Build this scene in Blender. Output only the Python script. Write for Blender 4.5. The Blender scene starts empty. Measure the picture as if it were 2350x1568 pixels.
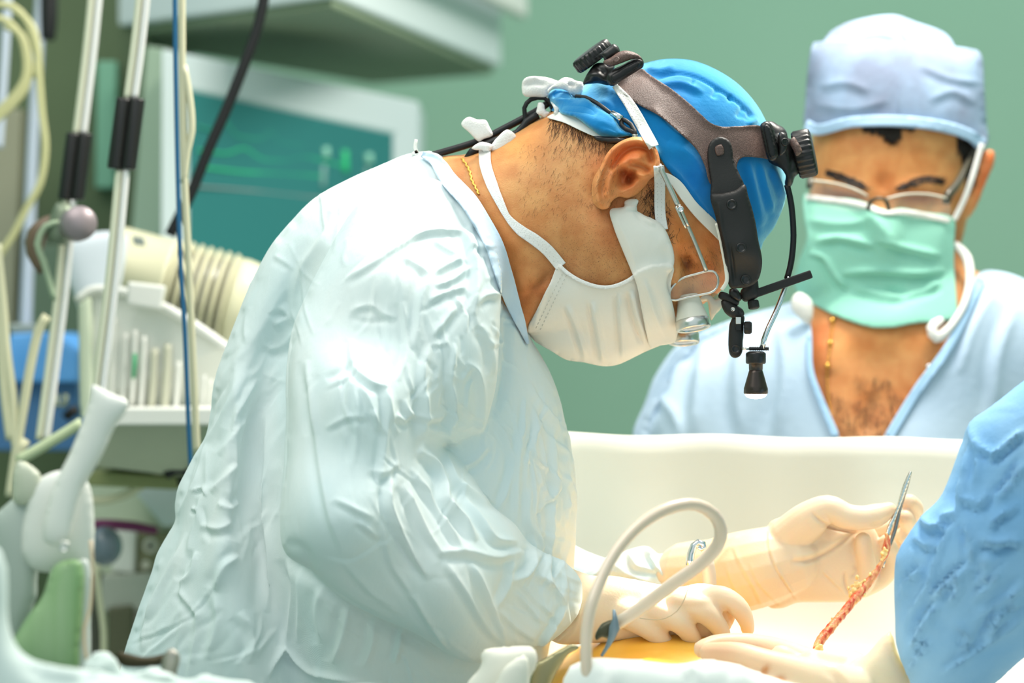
import bpy, bmesh, math, random
import numpy as np
from mathutils import Vector, Matrix
from mathutils.bvhtree import BVHTree
from mathutils.geometry import delaunay_2d_cdt
random.seed(7); rng = np.random.default_rng(7)
S = bpy.context.scene; COL = S.collection; PI = math.pi

# ---------------------------------------------------------------- camera, world, lights, exposure
CAMY, CAMZ, F = -2.5, 1.35, 6500.0
cam = bpy.data.cameras.new('camera'); camo = bpy.data.objects.new('camera', cam); COL.objects.link(camo)
camo.location = (0, CAMY, CAMZ); camo.rotation_euler = (PI/2, 0, 0)
cam.sensor_width = 36; cam.lens = F/2350*36; cam.clip_end = 50; cam.clip_start = .05
cam.dof.use_dof = True; cam.dof.focus_distance = 2.42; cam.dof.aperture_fstop = 3.4; cam.dof.aperture_blades = 0
S.camera = camo
W = bpy.data.worlds.new('world'); S.world = W; W.use_nodes = True
W.node_tree.nodes['Background'].inputs[0].default_value = (.80, .965, 1, 1)
W.node_tree.nodes['Background'].inputs[1].default_value = .61
S.view_settings.view_transform = 'Standard'; S.view_settings.look = 'None'
S.view_settings.gamma = 1; S.view_settings.exposure = 0.45; S.view_settings.use_curve_mapping = False
def light(name, kind, loc, target, energy, color, size=None, **k):
    l = bpy.data.lights.new(name, kind); l.energy = energy; l.color = color
    if size and kind == 'AREA': l.shape = 'DISK'; l.size = size
    elif size: l.shadow_soft_size = size
    for a, v in k.items(): setattr(l, a, v)
    o = bpy.data.objects.new(name, l); COL.objects.link(o); o.location = loc
    o.rotation_euler = (Vector(target) - Vector(loc)).to_track_quat('-Z', 'Y').to_euler()
    return o
light('surgical_lamp_light', 'AREA', (.50, .25, 2.5), (.12, -.02, 1.2), 24, (1, .93, .83), .5)
light('ceiling_light', 'AREA', (-.8, -.75, 3.0), (-.1, 0, 1.2), 19, (1, .955, .88), 1.6)
light('wall_side_light', 'AREA', (.9, 1.1, 2.9), (.5, 2.4, 1.5), 10, (1, 1, .97), 1.0)

# ---------------------------------------------------------------- helpers: pixel rays and meshes
def at(px, py, Y):                                     # the point at depth Y seen at a place of the photograph
    d = Y - CAMY
    return Vector(((px-1175)/F*d, Y, CAMZ-(py-784)/F*d))
def at_np(p, Y):
    d = Y - CAMY
    return np.stack([(p[:, 0]-1175)/F*d, Y, CAMZ-(p[:, 1]-784)/F*d], 1)
def px_of(v):
    d = v[:, 1]-CAMY
    return np.stack([v[:, 0]*F/d+1175, 784-(v[:, 2]-CAMZ)*F/d], 1)
def mesh_from(name, verts, faces):
    me = bpy.data.meshes.new(name)
    me.from_pydata([tuple(v) for v in verts], [], [tuple(int(i) for i in f) for f in faces]); me.update()
    return me
def obj(name, vf, mat, parent=None, smooth=True, me=None):
    m = me or mesh_from(name, *vf)
    if smooth: m.polygons.foreach_set('use_smooth', [True]*len(m.polygons))
    if mat: m.materials.append(mat)
    o = bpy.data.objects.new(name, m); COL.objects.link(o); o.parent = parent
    return o
def tag(o, label=None, cat=None, group=None, kind=None):
    if label: o['label'] = label
    if cat: o['category'] = cat
    if group: o['group'] = group
    if kind: o['kind'] = kind
    return o
def thing(name, label, cat, group=None):
    o = bpy.data.objects.new(name, None); COL.objects.link(o); o.empty_display_size = .02
    return tag(o, label, cat, group)
def recalc(o):
    bm = bmesh.new(); bm.from_mesh(o.data); bmesh.ops.recalc_face_normals(bm, faces=bm.faces); bm.to_mesh(o.data); bm.free()
    return o
def join(*vfs):
    V, Fc, n = [], [], 0
    for v, f in vfs:
        V += [tuple(x) for x in v]; Fc += [tuple(int(i)+n for i in q) for q in f]; n += len(v)
    return V, Fc
# ---------------------------------------------------------------- 2D curves
def spline(pts, closed=False, step=6.0):
    P = np.array([p[:2] for p in pts], float); n = len(P); out = []
    for i in range(n if closed else n-1):
        p0 = P[(i-1) % n] if closed or i else P[0]; p1 = P[i]; p2 = P[(i+1) % n]
        p3 = P[(i+2) % n] if closed or i+2 < n else P[-1]
        k = max(1, int(round(np.linalg.norm(p2-p1)/step)))
        d1 = max(np.linalg.norm(p2-p1), 1e-6); d0 = max(np.linalg.norm(p1-p0), 1e-6); d2 = max(np.linalg.norm(p3-p2), 1e-6)
        m1 = (p2-p0)/(d0+d1)*d1; m2 = (p3-p1)/(d1+d2)*d1
        for j in range(k):
            t = j/k; t2 = t*t; t3 = t2*t
            out.append((2*t3-3*t2+1)*p1+(t3-2*t2+t)*m1+(-2*t3+3*t2)*p2+(t3-t2)*m2)
    if not closed: out.append(P[-1])
    return np.array(out)
def spline3(pts, step=.01, closed=False):
    P = [np.array(p, float) for p in pts]; n = len(P); out = []
    for i in range(n if closed else n-1):
        p0 = P[(i-1) % n] if closed or i else P[0]; p1 = P[i]; p2 = P[(i+1) % n]; p3 = P[(i+2) % n] if closed or i+2 < n else P[-1]
        k = max(1, int(round(np.linalg.norm((p2-p1)[:3])/step)))
        for j in range(k):
            t = j/k; t2 = t*t; t3 = t2*t
            out.append((2*t3-3*t2+1)*p1+(t3-2*t2+t)*(p2-p0)/2+(-2*t3+3*t2)*p2+(t3-t2)*(p3-p1)/2)
    if not closed: out.append(P[-1])
    return out
def inside(pts, poly):
    x, y = pts[:, 0], pts[:, 1]; r = np.zeros(len(pts), bool)
    a = poly; b = np.roll(poly, -1, 0)
    for (x0, y0), (x1, y1) in zip(a, b):
        if y0 == y1: continue
        c = ((y0 > y) != (y1 > y)); r ^= c & (x < (x1-x0)*(y-y0)/(y1-y0)+x0)
    return r
def dist_poly(pts, line, closed=False):
    """distance, signed side, and parameter along a polyline"""
    best = np.full(len(pts), 1e9); side = np.zeros(len(pts)); par = np.zeros(len(pts))
    L = line if not closed else np.vstack([line, line[:1]])
    seg = np.linalg.norm(np.diff(L, axis=0), axis=1); cum = np.concatenate([[0], np.cumsum(seg)]); tot = max(cum[-1], 1e-6)
    for i in range(len(L)-1):
        a = L[i]; d = L[i+1]-a; l2 = max(d@d, 1e-9)
        t = np.clip(((pts-a)@d)/l2, 0, 1); q = pts-(a+t[:, None]*d); dd = np.hypot(q[:, 0], q[:, 1])
        m = dd < best; best[m] = dd[m]
        side[m] = np.sign(d[0]*q[m, 1]-d[1]*q[m, 0]); par[m] = (cum[i]+t[m]*seg[i])/tot
    return best, side, par
def tri_mesh(poly, s):
    poly = np.array(poly); lo, hi = poly.min(0), poly.max(0)
    ys = np.arange(lo[1], hi[1], s*.866); pts = []
    for j, y in enumerate(ys):
        xs = np.arange(lo[0]+(j % 2)*s/2, hi[0], s); pts.append(np.stack([xs, np.full(len(xs), y)], 1))
    pts = np.vstack(pts); pts = pts[inside(pts, poly)]
    d, _, _ = dist_poly(pts, poly, True); pts = pts[d > s*.55]
    allp = np.vstack([poly, pts]); n = len(poly)
    r = delaunay_2d_cdt([Vector(p) for p in allp], [], [list(range(n))], 1, 1e-4)
    V = np.array([tuple(v) for v in r[0]]); T = np.array([f for f in r[2] if len(f) == 3])
    onb = np.zeros(len(V), bool)
    for k, o in enumerate(r[3]):
        if any(i < n for i in o): onb[k] = True
    return V, T, onb
def poisson(V, T, onb, lam, s, iters=400):
    E = np.vstack([T[:, [0, 1]], T[:, [1, 2]], T[:, [2, 0]]]); E = np.unique(np.sort(E, 1), axis=0)
    n = len(V); w = (2/3)/s**2; free = (~onb).astype(float)
    deg = np.bincount(E[:, 0], minlength=n)+np.bincount(E[:, 1], minlength=n)
    def A(u):
        u = u*free
        r = deg*u-np.bincount(E[:, 0], u[E[:, 1]], n)-np.bincount(E[:, 1], u[E[:, 0]], n)
        return (r*w+u/lam**2)*free
    b = free.copy(); x = np.zeros(n); r = b.copy(); p = r.copy(); rs = r@r
    for _ in range(iters):
        Ap = A(p); a = rs/max(p@Ap, 1e-30); x += a*p; r -= a*Ap; rn = r@r
        if rn < 1e-8*len(b): break
        p = r+rn/rs*p; rs = rn
    return np.sqrt(np.maximum(2*x, 0)), E
def idw(ctrl):
    """smooth depth (Y) from control points {(px,py): Y}"""
    if not isinstance(ctrl, dict): return lambda p: np.full(len(p), float(ctrl))
    K = np.array(list(ctrl.keys()), float); Vv = np.array(list(ctrl.values()), float)
    def f(p):
        d = np.linalg.norm(p[:, None]-K[None], axis=2)+25; w = 1/d**2.6
        return (w*Vv).sum(1)/w.sum(1)
    return f
def smooth_field(h, E, n, fixed=None, it=10):
    deg = np.bincount(E[:, 0], minlength=n)+np.bincount(E[:, 1], minlength=n); deg = np.maximum(deg, 1)
    for _ in range(it):
        g = (np.bincount(E[:, 0], h[E[:, 1]], n)+np.bincount(E[:, 1], h[E[:, 0]], n))/deg
        h = g if fixed is None else np.where(fixed, h, .5*h+.5*g)
    return h
def inflate(outline, s=5, lam=1e5, Yc=0., k=1., kb=None, closed_spline=True, over=(), hmod=None, step=None):
    """a closed rounded solid whose outline is the given one; lam limits the thickness (px), Yc = depth of its mid-plane"""
    poly = spline(outline, True, step or s) if closed_spline else np.array(outline, float)
    V, T, onb = tri_mesh(poly, s); h, E = poisson(V, T, onb, lam, s)
    yc = idw(Yc)(V); kb = k if kb is None else kb; sc = (yc-CAMY)/F
    if hmod: h = hmod(V, h)
    yf = yc-h*sc*k; yb = yc+h*sc*kb
    for bvh, off in over:
        ys = cast_y(bvh, V); m = ~np.isnan(ys); t = np.where(m, ys-off, 1e9); yf = np.minimum(yf, np.where(onb, 1e9, t))
    A = at_np(V, yf); n = len(V); back = np.full(n, -1); nb = np.where(~onb)[0]; back[nb] = n+np.arange(len(nb)); back[onb] = np.where(onb)[0]
    B = at_np(V, yb)[nb]
    Fr = T[:, ::-1]; Bk = back[T]
    m = np.array([len(set(t)) == 3 and not all(i < n for i in t) for t in Bk])
    a, b, c = V[T[0][0]], V[T[0][1]], V[T[0][2]]
    F2 = np.vstack([Fr, Bk[m]]) if True else Fr
    return np.vstack([A, B]), F2
def bvh_of(vf_or_ob):
    if isinstance(vf_or_ob, tuple): return BVHTree.FromPolygons([tuple(v) for v in vf_or_ob[0]], [tuple(int(i) for i in f) for f in vf_or_ob[1]])
    me = vf_or_ob.data; return BVHTree.FromPolygons([v.co[:] for v in me.vertices], [p.vertices[:] for p in me.polygons])
CAMP = Vector((0, CAMY, CAMZ))
def cast_y(bvh, P):
    out = np.full(len(P), np.nan)
    for i, p in enumerate(P):
        d = at(p[0], p[1], 0)-CAMP; h = bvh.ray_cast(CAMP, d.normalized())
        if h[0] is not None: out[i] = h[0].y
    return out
def patch(outline, bvh, off=.002, th=.0015, s=4, smooth=6, closed_spline=True, Y0=None, raw=False, lift=None, bulge=0.):
    """a thin sheet that follows the surface behind it"""
    poly = spline(outline, True, s) if closed_spline else np.array(outline, float)
    V, T, onb = tri_mesh(poly, s); E = np.unique(np.sort(np.vstack([T[:, [0, 1]], T[:, [1, 2]], T[:, [2, 0]]]), 1), axis=0); n = len(V)
    ys = cast_y(bvh, V) if bvh else np.full(n, Y0); bad = np.isnan(ys)
    if bad.any():
        ys[bad] = np.nanmean(ys) if (~bad).any() and Y0 is None else Y0
        known = ~bad; deg = np.maximum(np.bincount(E[:, 0], minlength=n)+np.bincount(E[:, 1], minlength=n), 1)
        for _ in range(200):
            g = (np.bincount(E[:, 0], ys[E[:, 1]], n)+np.bincount(E[:, 1], ys[E[:, 0]], n))/deg; ys = np.where(known, ys, g)
    sm = smooth_field(ys, E, n, None, smooth) if smooth else ys
    ys = np.minimum(ys, sm) if not raw else sm
    if lift is not None: ys = ys-lift(V)
    if bulge:
        hh, _ = poisson(V, T, onb, 1e5, s); ys = ys-bulge*hh/max(hh.max(), 1e-6)
    A = at_np(V, ys-off-th); B = at_np(V, ys-off)
    bd = boundary_edges(T)
    side = []
    for a, b in bd: side += [(a, b, b+n), (a, b+n, a+n)]
    return np.vstack([A, B]), np.vstack([T[:, ::-1], T+n, np.array(side)])
def boundary_edges(T):
    e = np.vstack([T[:, [0, 1]], T[:, [1, 2]], T[:, [2, 0]]]); key = np.sort(e, 1); _, i, c = np.unique(key, axis=0, return_index=True, return_counts=True)
    return e[i[c == 1]]
def ribbon(path, w, step=8):
    """outline of a band of width w (number or list) along a path"""
    L = spline(path, False, step); n = len(L); t = np.gradient(L, axis=0); t /= np.linalg.norm(t, axis=1)[:, None]
    nn = np.stack([-t[:, 1], t[:, 0]], 1); ww = np.interp(np.linspace(0, 1, n), np.linspace(0, 1, len(w)), w) if hasattr(w, '__len__') else np.full(n, w)
    return np.vstack([L+nn*ww[:, None]/2, (L-nn*ww[:, None]/2)[::-1]])
# ---------------------------------------------------------------- 3D solids
def tube(pts, r, seg=10, step=.006, closed=False, cap=True, raw=False):
    """round tube along 3D points; r a number or list per control point"""
    rr = r if hasattr(r, '__len__') else [r]*len(pts)
    P4 = [tuple(p)+(q,) for p, q in zip(pts, rr)]
    L = np.array(P4 if raw else spline3(P4, step, closed)); n = len(L)
    T = np.gradient(L[:, :3], axis=0)
    if closed: T = np.roll(L[:, :3], -1, 0)-np.roll(L[:, :3], 1, 0)
    T /= np.maximum(np.linalg.norm(T, axis=1), 1e-9)[:, None]
    up = np.array([0, 1, 0.]) if abs(T[0][1]) < .9 else np.array([1, 0, 0.])
    V = []; u = up-T[0]*(up@T[0]); u /= np.linalg.norm(u)
    for i in range(n):
        u = u-T[i]*(u@T[i]); u /= max(np.linalg.norm(u), 1e-9); v = np.cross(T[i], u)
        for j in range(seg):
            a = 2*PI*j/seg; V.append(L[i, :3]+L[i, 3]*(u*math.cos(a)+v*math.sin(a)))
    Fc = []
    for i in range(n if closed else n-1):
        for j in range(seg):
            a = i*seg+j; b = i*seg+(j+1) % seg; i2 = ((i+1) % n)*seg
            Fc.append((a, b, i2+(j+1) % seg, i2+j))
    if cap and not closed: Fc.append(tuple(range(seg))[::-1]); Fc.append(tuple((n-1)*seg+j for j in range(seg)))
    return V, Fc
def lathe(prof, base, axis, seg=32, ribs=0, rib=.0):
    """profile [(r, h)...] turned about axis from base"""
    ax = Vector(axis).normalized(); u = ax.orthogonal().normalized(); v = ax.cross(u); V = []; Fc = []; n = len(prof)
    for r, h in prof:
        for j in range(seg):
            a = 2*PI*j/seg; q = r*(1+(rib if ribs and (j*ribs*2//seg) % 2 else 0))
            V.append(Vector(base)+ax*h+(u*math.cos(a)+v*math.sin(a))*q)
    for i in range(n-1):
        for j in range(seg): Fc.append((i*seg+j, i*seg+(j+1) % seg, (i+1)*seg+(j+1) % seg, (i+1)*seg+j))
    Fc.append(tuple(range(seg))[::-1]); Fc.append(tuple((n-1)*seg+j for j in range(seg)))
    return V, Fc
def box(c, d, rot=None, bev=.0):
    bm = bmesh.new(); bmesh.ops.create_cube(bm, size=1)
    bmesh.ops.scale(bm, vec=Vector(d), verts=bm.verts)
    if bev: bmesh.ops.bevel(bm, geom=list(bm.edges), offset=bev, segments=2, profile=.5, affect='EDGES')
    R = rot if isinstance(rot, Matrix) else Matrix.Rotation(rot or 0, 3, 'Y')
    for v in bm.verts: v.co = R @ v.co+Vector(c)
    V = [tuple(v.co) for v in bm.verts]; Fc = [tuple(x.index for x in f.verts) for f in bm.faces]; bm.free()
    return V, Fc
def ball(c, r, seg=20, rings=12):
    rx, ry, rz = r if hasattr(r, '__len__') else (r, r, r); V = []; Fc = []
    for i in range(1, rings):
        t = PI*i/rings
        for j in range(seg):
            a = 2*PI*j/seg; V.append((c[0]+rx*math.sin(t)*math.cos(a), c[1]+ry*math.sin(t)*math.sin(a), c[2]+rz*math.cos(t)))
    for i in range(rings-2):
        for j in range(seg): Fc.append((i*seg+j, (i+1)*seg+j, (i+1)*seg+(j+1) % seg, i*seg+(j+1) % seg))
    a = len(V); V.append((c[0], c[1], c[2]+rz)); V.append((c[0], c[1], c[2]-rz)); b = (rings-2)*seg
    for j in range(seg): Fc.append((a, j, (j+1) % seg)); Fc.append((a+1, b+(j+1) % seg, b+j))
    return V, Fc
def limb(pts, seg=18, step=.004):
    """tapering round limb with ball ends; pts = [(px, py, Y, r_px)]"""
    P = [at(p[0], p[1], p[2]) for p in pts]; R = [p[3]/F*(p[2]-CAMY) for p in pts]
    L = spline3([tuple(a)+(r,) for a, r in zip(P, R)], step)
    L = np.array(L)
    def endcap(p, d, r):
        return [np.concatenate([p+d*r*math.sin(t), [max(r*math.cos(t), r*.03)]]) for t in (.35, .7, 1.0, 1.25, 1.45, 1.56)]
    d0 = L[0, :3]-L[1, :3]; d0 /= np.linalg.norm(d0); d1 = L[-1, :3]-L[-2, :3]; d1 /= np.linalg.norm(d1)
    A = endcap(L[0, :3], d0, L[0, 3])[::-1]; B = endcap(L[-1, :3], d1, L[-1, 3]); L = np.array(A+list(L)+B)
    return tube([l[:3] for l in L], [l[3] for l in L], seg, raw=True)
# ---------------------------------------------------------------- voxel union, smoothing and sculpting
def union(vfs, voxel, smooth=6, name='m'):
    o = obj(name, join(*vfs), None); recalc(o)
    m = o.modifiers.new('r', 'REMESH'); m.mode = 'VOXEL'; m.voxel_size = voxel; m.adaptivity = 0
    dg = bpy.context.evaluated_depsgraph_get(); me = bpy.data.meshes.new_from_object(o.evaluated_get(dg))
    bpy.data.objects.remove(o)
    V = np.empty(len(me.vertices)*3); me.vertices.foreach_get('co', V); V = V.reshape(-1, 3)
    E = np.empty(len(me.edges)*2, int); me.edges.foreach_get('vertices', E); E = E.reshape(-1, 2); n = len(V)
    deg = np.maximum(np.bincount(E[:, 0], minlength=n)+np.bincount(E[:, 1], minlength=n), 1)[:, None]
    def lap(V): return np.stack([np.bincount(E[:, 0], V[E[:, 1], k], n)+np.bincount(E[:, 1], V[E[:, 0], k], n) for k in range(3)], 1)/deg-V
    for _ in range(smooth): V = V+.6*lap(V); V = V-.5*lap(V)
    me.vertices.foreach_set('co', V.ravel()); me.update()
    return me
def normals(me):
    N = np.empty(len(me.vertices)*3); me.vertex_normals.foreach_get('vector', N); return N.reshape(-1, 3)
def coords(me):
    V = np.empty(len(me.vertices)*3); me.vertices.foreach_get('co', V); return V.reshape(-1, 3)
def sculpt(me, strokes, facing=True, amp=1.):
    """strokes (path px, width px, height mm, kind): 'r' ridge / negative = crease, 'f' fold: ridge with a trough on its right, 's' step, 'b' blob"""
    V = coords(me); N = normals(me); P = px_of(V); D = np.zeros(len(V)); fw = np.clip(-N[:, 1]*1.6+.15, 0, 1) if facing else np.ones(len(V))
    for st in strokes:
        path, w, a = st[0], st[1], st[2]; kind = st[3] if len(st) > 3 else 'r'
        L = spline(path, False, max(w*.6, 6)) if len(path) > 2 else np.array(path, float)
        lo, hi = L.min(0)-w*4, L.max(0)+w*4
        m = (P[:, 0] > lo[0]) & (P[:, 0] < hi[0]) & (P[:, 1] > lo[1]) & (P[:, 1] < hi[1]) & (fw > 0)
        if not m.any(): continue
        if kind == 'b':
            d = np.hypot(P[m, 0]-path[0][0], P[m, 1]-path[0][1]); D[m] += a*np.exp(-(d/w)**2); continue
        d, sd, t = dist_poly(P[m], L); x = d*sd/w; tp = np.clip(np.minimum(t, 1-t)*5, 0, 1)**.7 if kind != 's' else np.clip(np.minimum(t, 1-t)*9, 0, 1)
        end = np.exp(-(np.maximum(d/w, 0))**2)
        if kind == 'r': g = end
        elif kind == 'f': g = np.exp(-1.25*np.abs(x)**1.35)-.7*np.exp(-((x-1.4)*.95)**2)
        elif kind == 's': g = np.where(x < 0, np.exp(-(x/3)**2), -np.exp(-(x/1.0)**2)*.9*np.clip(x*3, 0, 1)); g = np.where(np.abs(x) < .33, g*np.abs(x)*3, g)
        D[m] += a*g*tp
    V = V+N*(D*fw*amp/1000)[:, None]; me.vertices.foreach_set('co', V.ravel()); me.update()
def wave_fold(me, nf, seed, box_, ang, spread, ln, w, a):
    """many small random folds whose direction follows ang(px,py)"""
    r = random.Random(seed); st = []
    for _ in range(nf):
        x = r.uniform(box_[0], box_[2]); y = r.uniform(box_[1], box_[3]); t = ang(x, y)+r.gauss(0, spread); l = r.uniform(*ln); pts = [(x, y)]
        for _ in range(3): x += math.cos(t)*l/3; y += math.sin(t)*l/3; t += r.gauss(0, .25); pts.append((x, y))
        st.append((pts, r.uniform(*w), r.uniform(*a)*r.choice((1, -1, 1)), r.choice('ffr')))
    return st
def strands(seeds, bvh, rad=.00022, seg=5, lift=.002):
    """hair strands; seeds (px, py, dirx, diry, len px, curl)"""
    V = []; Fc = []
    for (x, y, dx, dy, l, c) in seeds:
        P = []; t = math.atan2(dy, dx)
        for k in range(seg):
            ys = cast_y(bvh, [(x, y)])[0]
            if np.isnan(ys): break
            P.append((at(x, y, ys-.0002-lift*math.sin(k/seg*2.6)), rad*(1-.8*k/seg)))
            x += math.cos(t)*l/seg; y += math.sin(t)*l/seg; t += c
        if len(P) < 3: continue
        b = len(V)
        for p, r in P:
            for j in range(3):
                a = 2*PI*j/3; V.append((p.x+r*math.cos(a), p.y+r*.5, p.z+r*math.sin(a)))
        for i in range(len(P)-1):
            for j in range(3): Fc.append((b+i*3+j, b+i*3+(j+1) % 3, b+i*3+3+(j+1) % 3, b+i*3+3+j))
    return V, Fc
# ---------------------------------------------------------------- materials
def lin(c): return tuple((x/12.92 if x <= .04045 else ((x+.055)/1.055)**2.4) for x in [v/255 for v in c])
def mat(name, rgb, rough=.6, metal=0., sss=0., sss_c=None, var=None, vs=30., bump=0., bs=200., stretch=None, emit=None, es=0., alpha=1., trans=0., spec=.5, sheen=0., coat=0., translucent=0., ior=1.45, tint=None, weave=0, distort=0., sheen_c=None):
    m = bpy.data.materials.new(name); m.use_nodes = True; nt = m.node_tree; N = nt.nodes; L = nt.links; b = N['Principled BSDF']
    c = lin(rgb); b.inputs['Base Color'].default_value = (*c, 1); b.inputs['Roughness'].default_value = rough; b.inputs['Metallic'].default_value = metal
    b.inputs['Specular IOR Level'].default_value = spec; b.inputs['Sheen Weight'].default_value = sheen; b.inputs['Coat Weight'].default_value = coat
    if sheen_c: b.inputs['Sheen Tint'].default_value = sheen_c
    b.inputs['Transmission Weight'].default_value = trans; b.inputs['Alpha'].default_value = alpha; b.inputs['IOR'].default_value = ior
    if sss:
        b.inputs['Subsurface Weight'].default_value = sss; b.inputs['Subsurface Radius'].default_value = sss_c or (1, .35, .18); b.inputs['Subsurface Scale'].default_value = .008
    if emit: b.inputs['Emission Color'].default_value = (*lin(emit), 1); b.inputs['Emission Strength'].default_value = es
    tc = N.new('ShaderNodeTexCoord'); vec = tc.outputs['Object']
    if stretch:
        mp = N.new('ShaderNodeMapping'); mp.inputs['Scale'].default_value = stretch; L.new(vec, mp.inputs[0]); vec = mp.outputs[0]
    col = None
    if var:
        n = N.new('ShaderNodeTexNoise'); n.inputs['Scale'].default_value = vs; n.inputs['Detail'].default_value = 5; n.inputs['Distortion'].default_value = distort; L.new(vec, n.inputs['Vector'])
        r = N.new('ShaderNodeValToRGB'); r.color_ramp.elements[0].position = .35; r.color_ramp.elements[1].position = .65
        r.color_ramp.elements[0].color = (*lin(var), 1); r.color_ramp.elements[1].color = (*c, 1); L.new(n.outputs['Fac'], r.inputs[0]); col = r.outputs[0]
    if tint:
        a = N.new('ShaderNodeAttribute'); a.attribute_name = 'tint'; mx = N.new('ShaderNodeMix'); mx.data_type = 'RGBA'; mx.blend_type = 'MULTIPLY'; mx.inputs[0].default_value = 1
        if col: L.new(col, mx.inputs[6])
        else: mx.inputs[6].default_value = (*c, 1)
        L.new(a.outputs['Color'], mx.inputs[7]); col = mx.outputs[2]
    if col: L.new(col, b.inputs['Base Color'])
    h = None
    if bump:
        n2 = N.new('ShaderNodeTexNoise'); n2.inputs['Scale'].default_value = bs; n2.inputs['Detail'].default_value = 4; L.new(vec, n2.inputs['Vector'])
        bp = N.new('ShaderNodeBump'); bp.inputs['Strength'].default_value = bump; bp.inputs['Distance'].default_value = .002; L.new(n2.outputs['Fac'], bp.inputs['Height']); h = bp
    if weave:
        wv = N.new('ShaderNodeTexWave'); wv.inputs['Scale'].default_value = weave; wv.bands_direction = 'DIAGONAL'; L.new(tc.outputs['Object'], wv.inputs['Vector'])
        bp2 = N.new('ShaderNodeBump'); bp2.inputs['Strength'].default_value = .12; bp2.inputs['Distance'].default_value = .0006; L.new(wv.outputs['Fac'], bp2.inputs['Height'])
        if h: L.new(h.outputs[0], bp2.inputs['Normal'])
        h = bp2
    if h: L.new(h.outputs[0], b.inputs['Normal'])
    if translucent:
        t = N.new('ShaderNodeBsdfTranslucent'); ms = N.new('ShaderNodeMixShader'); ms.inputs[0].default_value = translucent
        t.inputs[0].default_value = (*c, 1)
        if col: L.new(col, t.inputs[0])
        L.new(b.outputs[0], ms.inputs[1]); L.new(t.outputs[0], ms.inputs[2]); L.new(ms.outputs[0], N['Material Output'].inputs[0])
    return m
def paint(me, blobs, base=(1, 1, 1)):
    """the 'tint' attribute: the thing's own colour patches; blobs (px, py, rx, ry, angle, rgb multiplier) """
    P = px_of(coords(me)); C = np.tile(np.array(base, float), (len(P), 1))
    for (x, y, rx, ry, an, c) in blobs:
        q = P-np.array([x, y]); ca, sa = math.cos(an), math.sin(an); u = (q[:, 0]*ca+q[:, 1]*sa)/rx; v = (-q[:, 0]*sa+q[:, 1]*ca)/ry
        g = np.exp(-(u*u+v*v)**1.5)[:, None]; C = C*(1-g)+C*np.array(c)*g
    at_ = me.color_attributes.new('tint', 'FLOAT_COLOR', 'POINT'); at_.data.foreach_set('color', np.hstack([C, np.ones((len(C), 1))]).ravel())
M = dict(
 gown=mat('gown_cloth', (229, 236, 235), .9, spec=.12, var=(218, 233, 235), vs=9, bump=.55, bs=42, stretch=(1.5, 1.5, .6), sheen=.1, weave=900),
 skin=mat('skin', (222, 162, 104), .5, sss=.3, var=(206, 138, 82), vs=55, bump=.25, bs=700, tint=True, spec=.4),
 cap=mat('blue_cap_cloth', (6, 128, 194), .8, var=(2, 104, 178), vs=14, bump=.15, bs=300, sheen=1., spec=.12, sheen_c=(.45, .95, 1, 1)),
 white_cloth=mat('white_cloth', (243, 241, 234), .8, bump=.1, bs=500),
 mask=mat('mask_paper', (253, 250, 242), .75, bump=.12, bs=900, var=(249, 246, 238), vs=30, translucent=.2),
 tie=mat('tie_tape', (243, 240, 236), .8, bump=.5, bs=900),
 leather=mat('headband_strap', (112, 86, 78), .42, var=(84, 62, 56), vs=900, bump=.35, bs=1600, spec=.6),
 black=mat('black_plastic', (26, 24, 24), .38, bump=.05, bs=500, spec=.6),
 matte=mat('black_matte', (34, 32, 31), .55, bump=.1, bs=800),
 rubber=mat('black_rubber', (18, 18, 20), .5),
 steel=mat('steel', (222, 218, 210), .25, metal=.9),
 chrome=mat('chrome', (225, 226, 228), .12, metal=1),
 silver=mat('silver_ring', (215, 215, 210), .3, metal=.9),
 cream=mat('cream_plastic', (232, 228, 214), .45),
 gold=mat('gold_chain', (232, 184, 92), .25, metal=1),
 hair=mat('dark_hair', (70, 46, 32), .5),
 lens=mat('lens_glass', (255, 246, 240), .03, trans=.0, alpha=.06, spec=.5),
 glass=mat('objective_glass', (190, 190, 200), .04, spec=1, metal=.6),
 lamp=mat('lamp_lens', (255, 250, 240), .2, emit=(255, 246, 230), es=6),
 glove=mat('latex_glove', (238, 214, 184), .42, sss=.5, sss_c=(1, .6, .35), bump=.08, bs=500, tint=True, spec=.35),
)
def crop(x0, y0, s): return lambda *p: [(x0+x*s, y0+y*s) for x, y in p]
cA = crop(1180, 80, .19128); cB = crop(1640, 260, .14031); cC = crop(1500, 560, .23599); c4 = crop(950, 80, .38265); c5 = crop(1350, 80, .38265)
z5 = crop(600, 300, .44643); z6 = crop(250, 868, .46809); cH = crop(1600, 1060, .25532); cL = crop(0, 1180, .2474)
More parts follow.
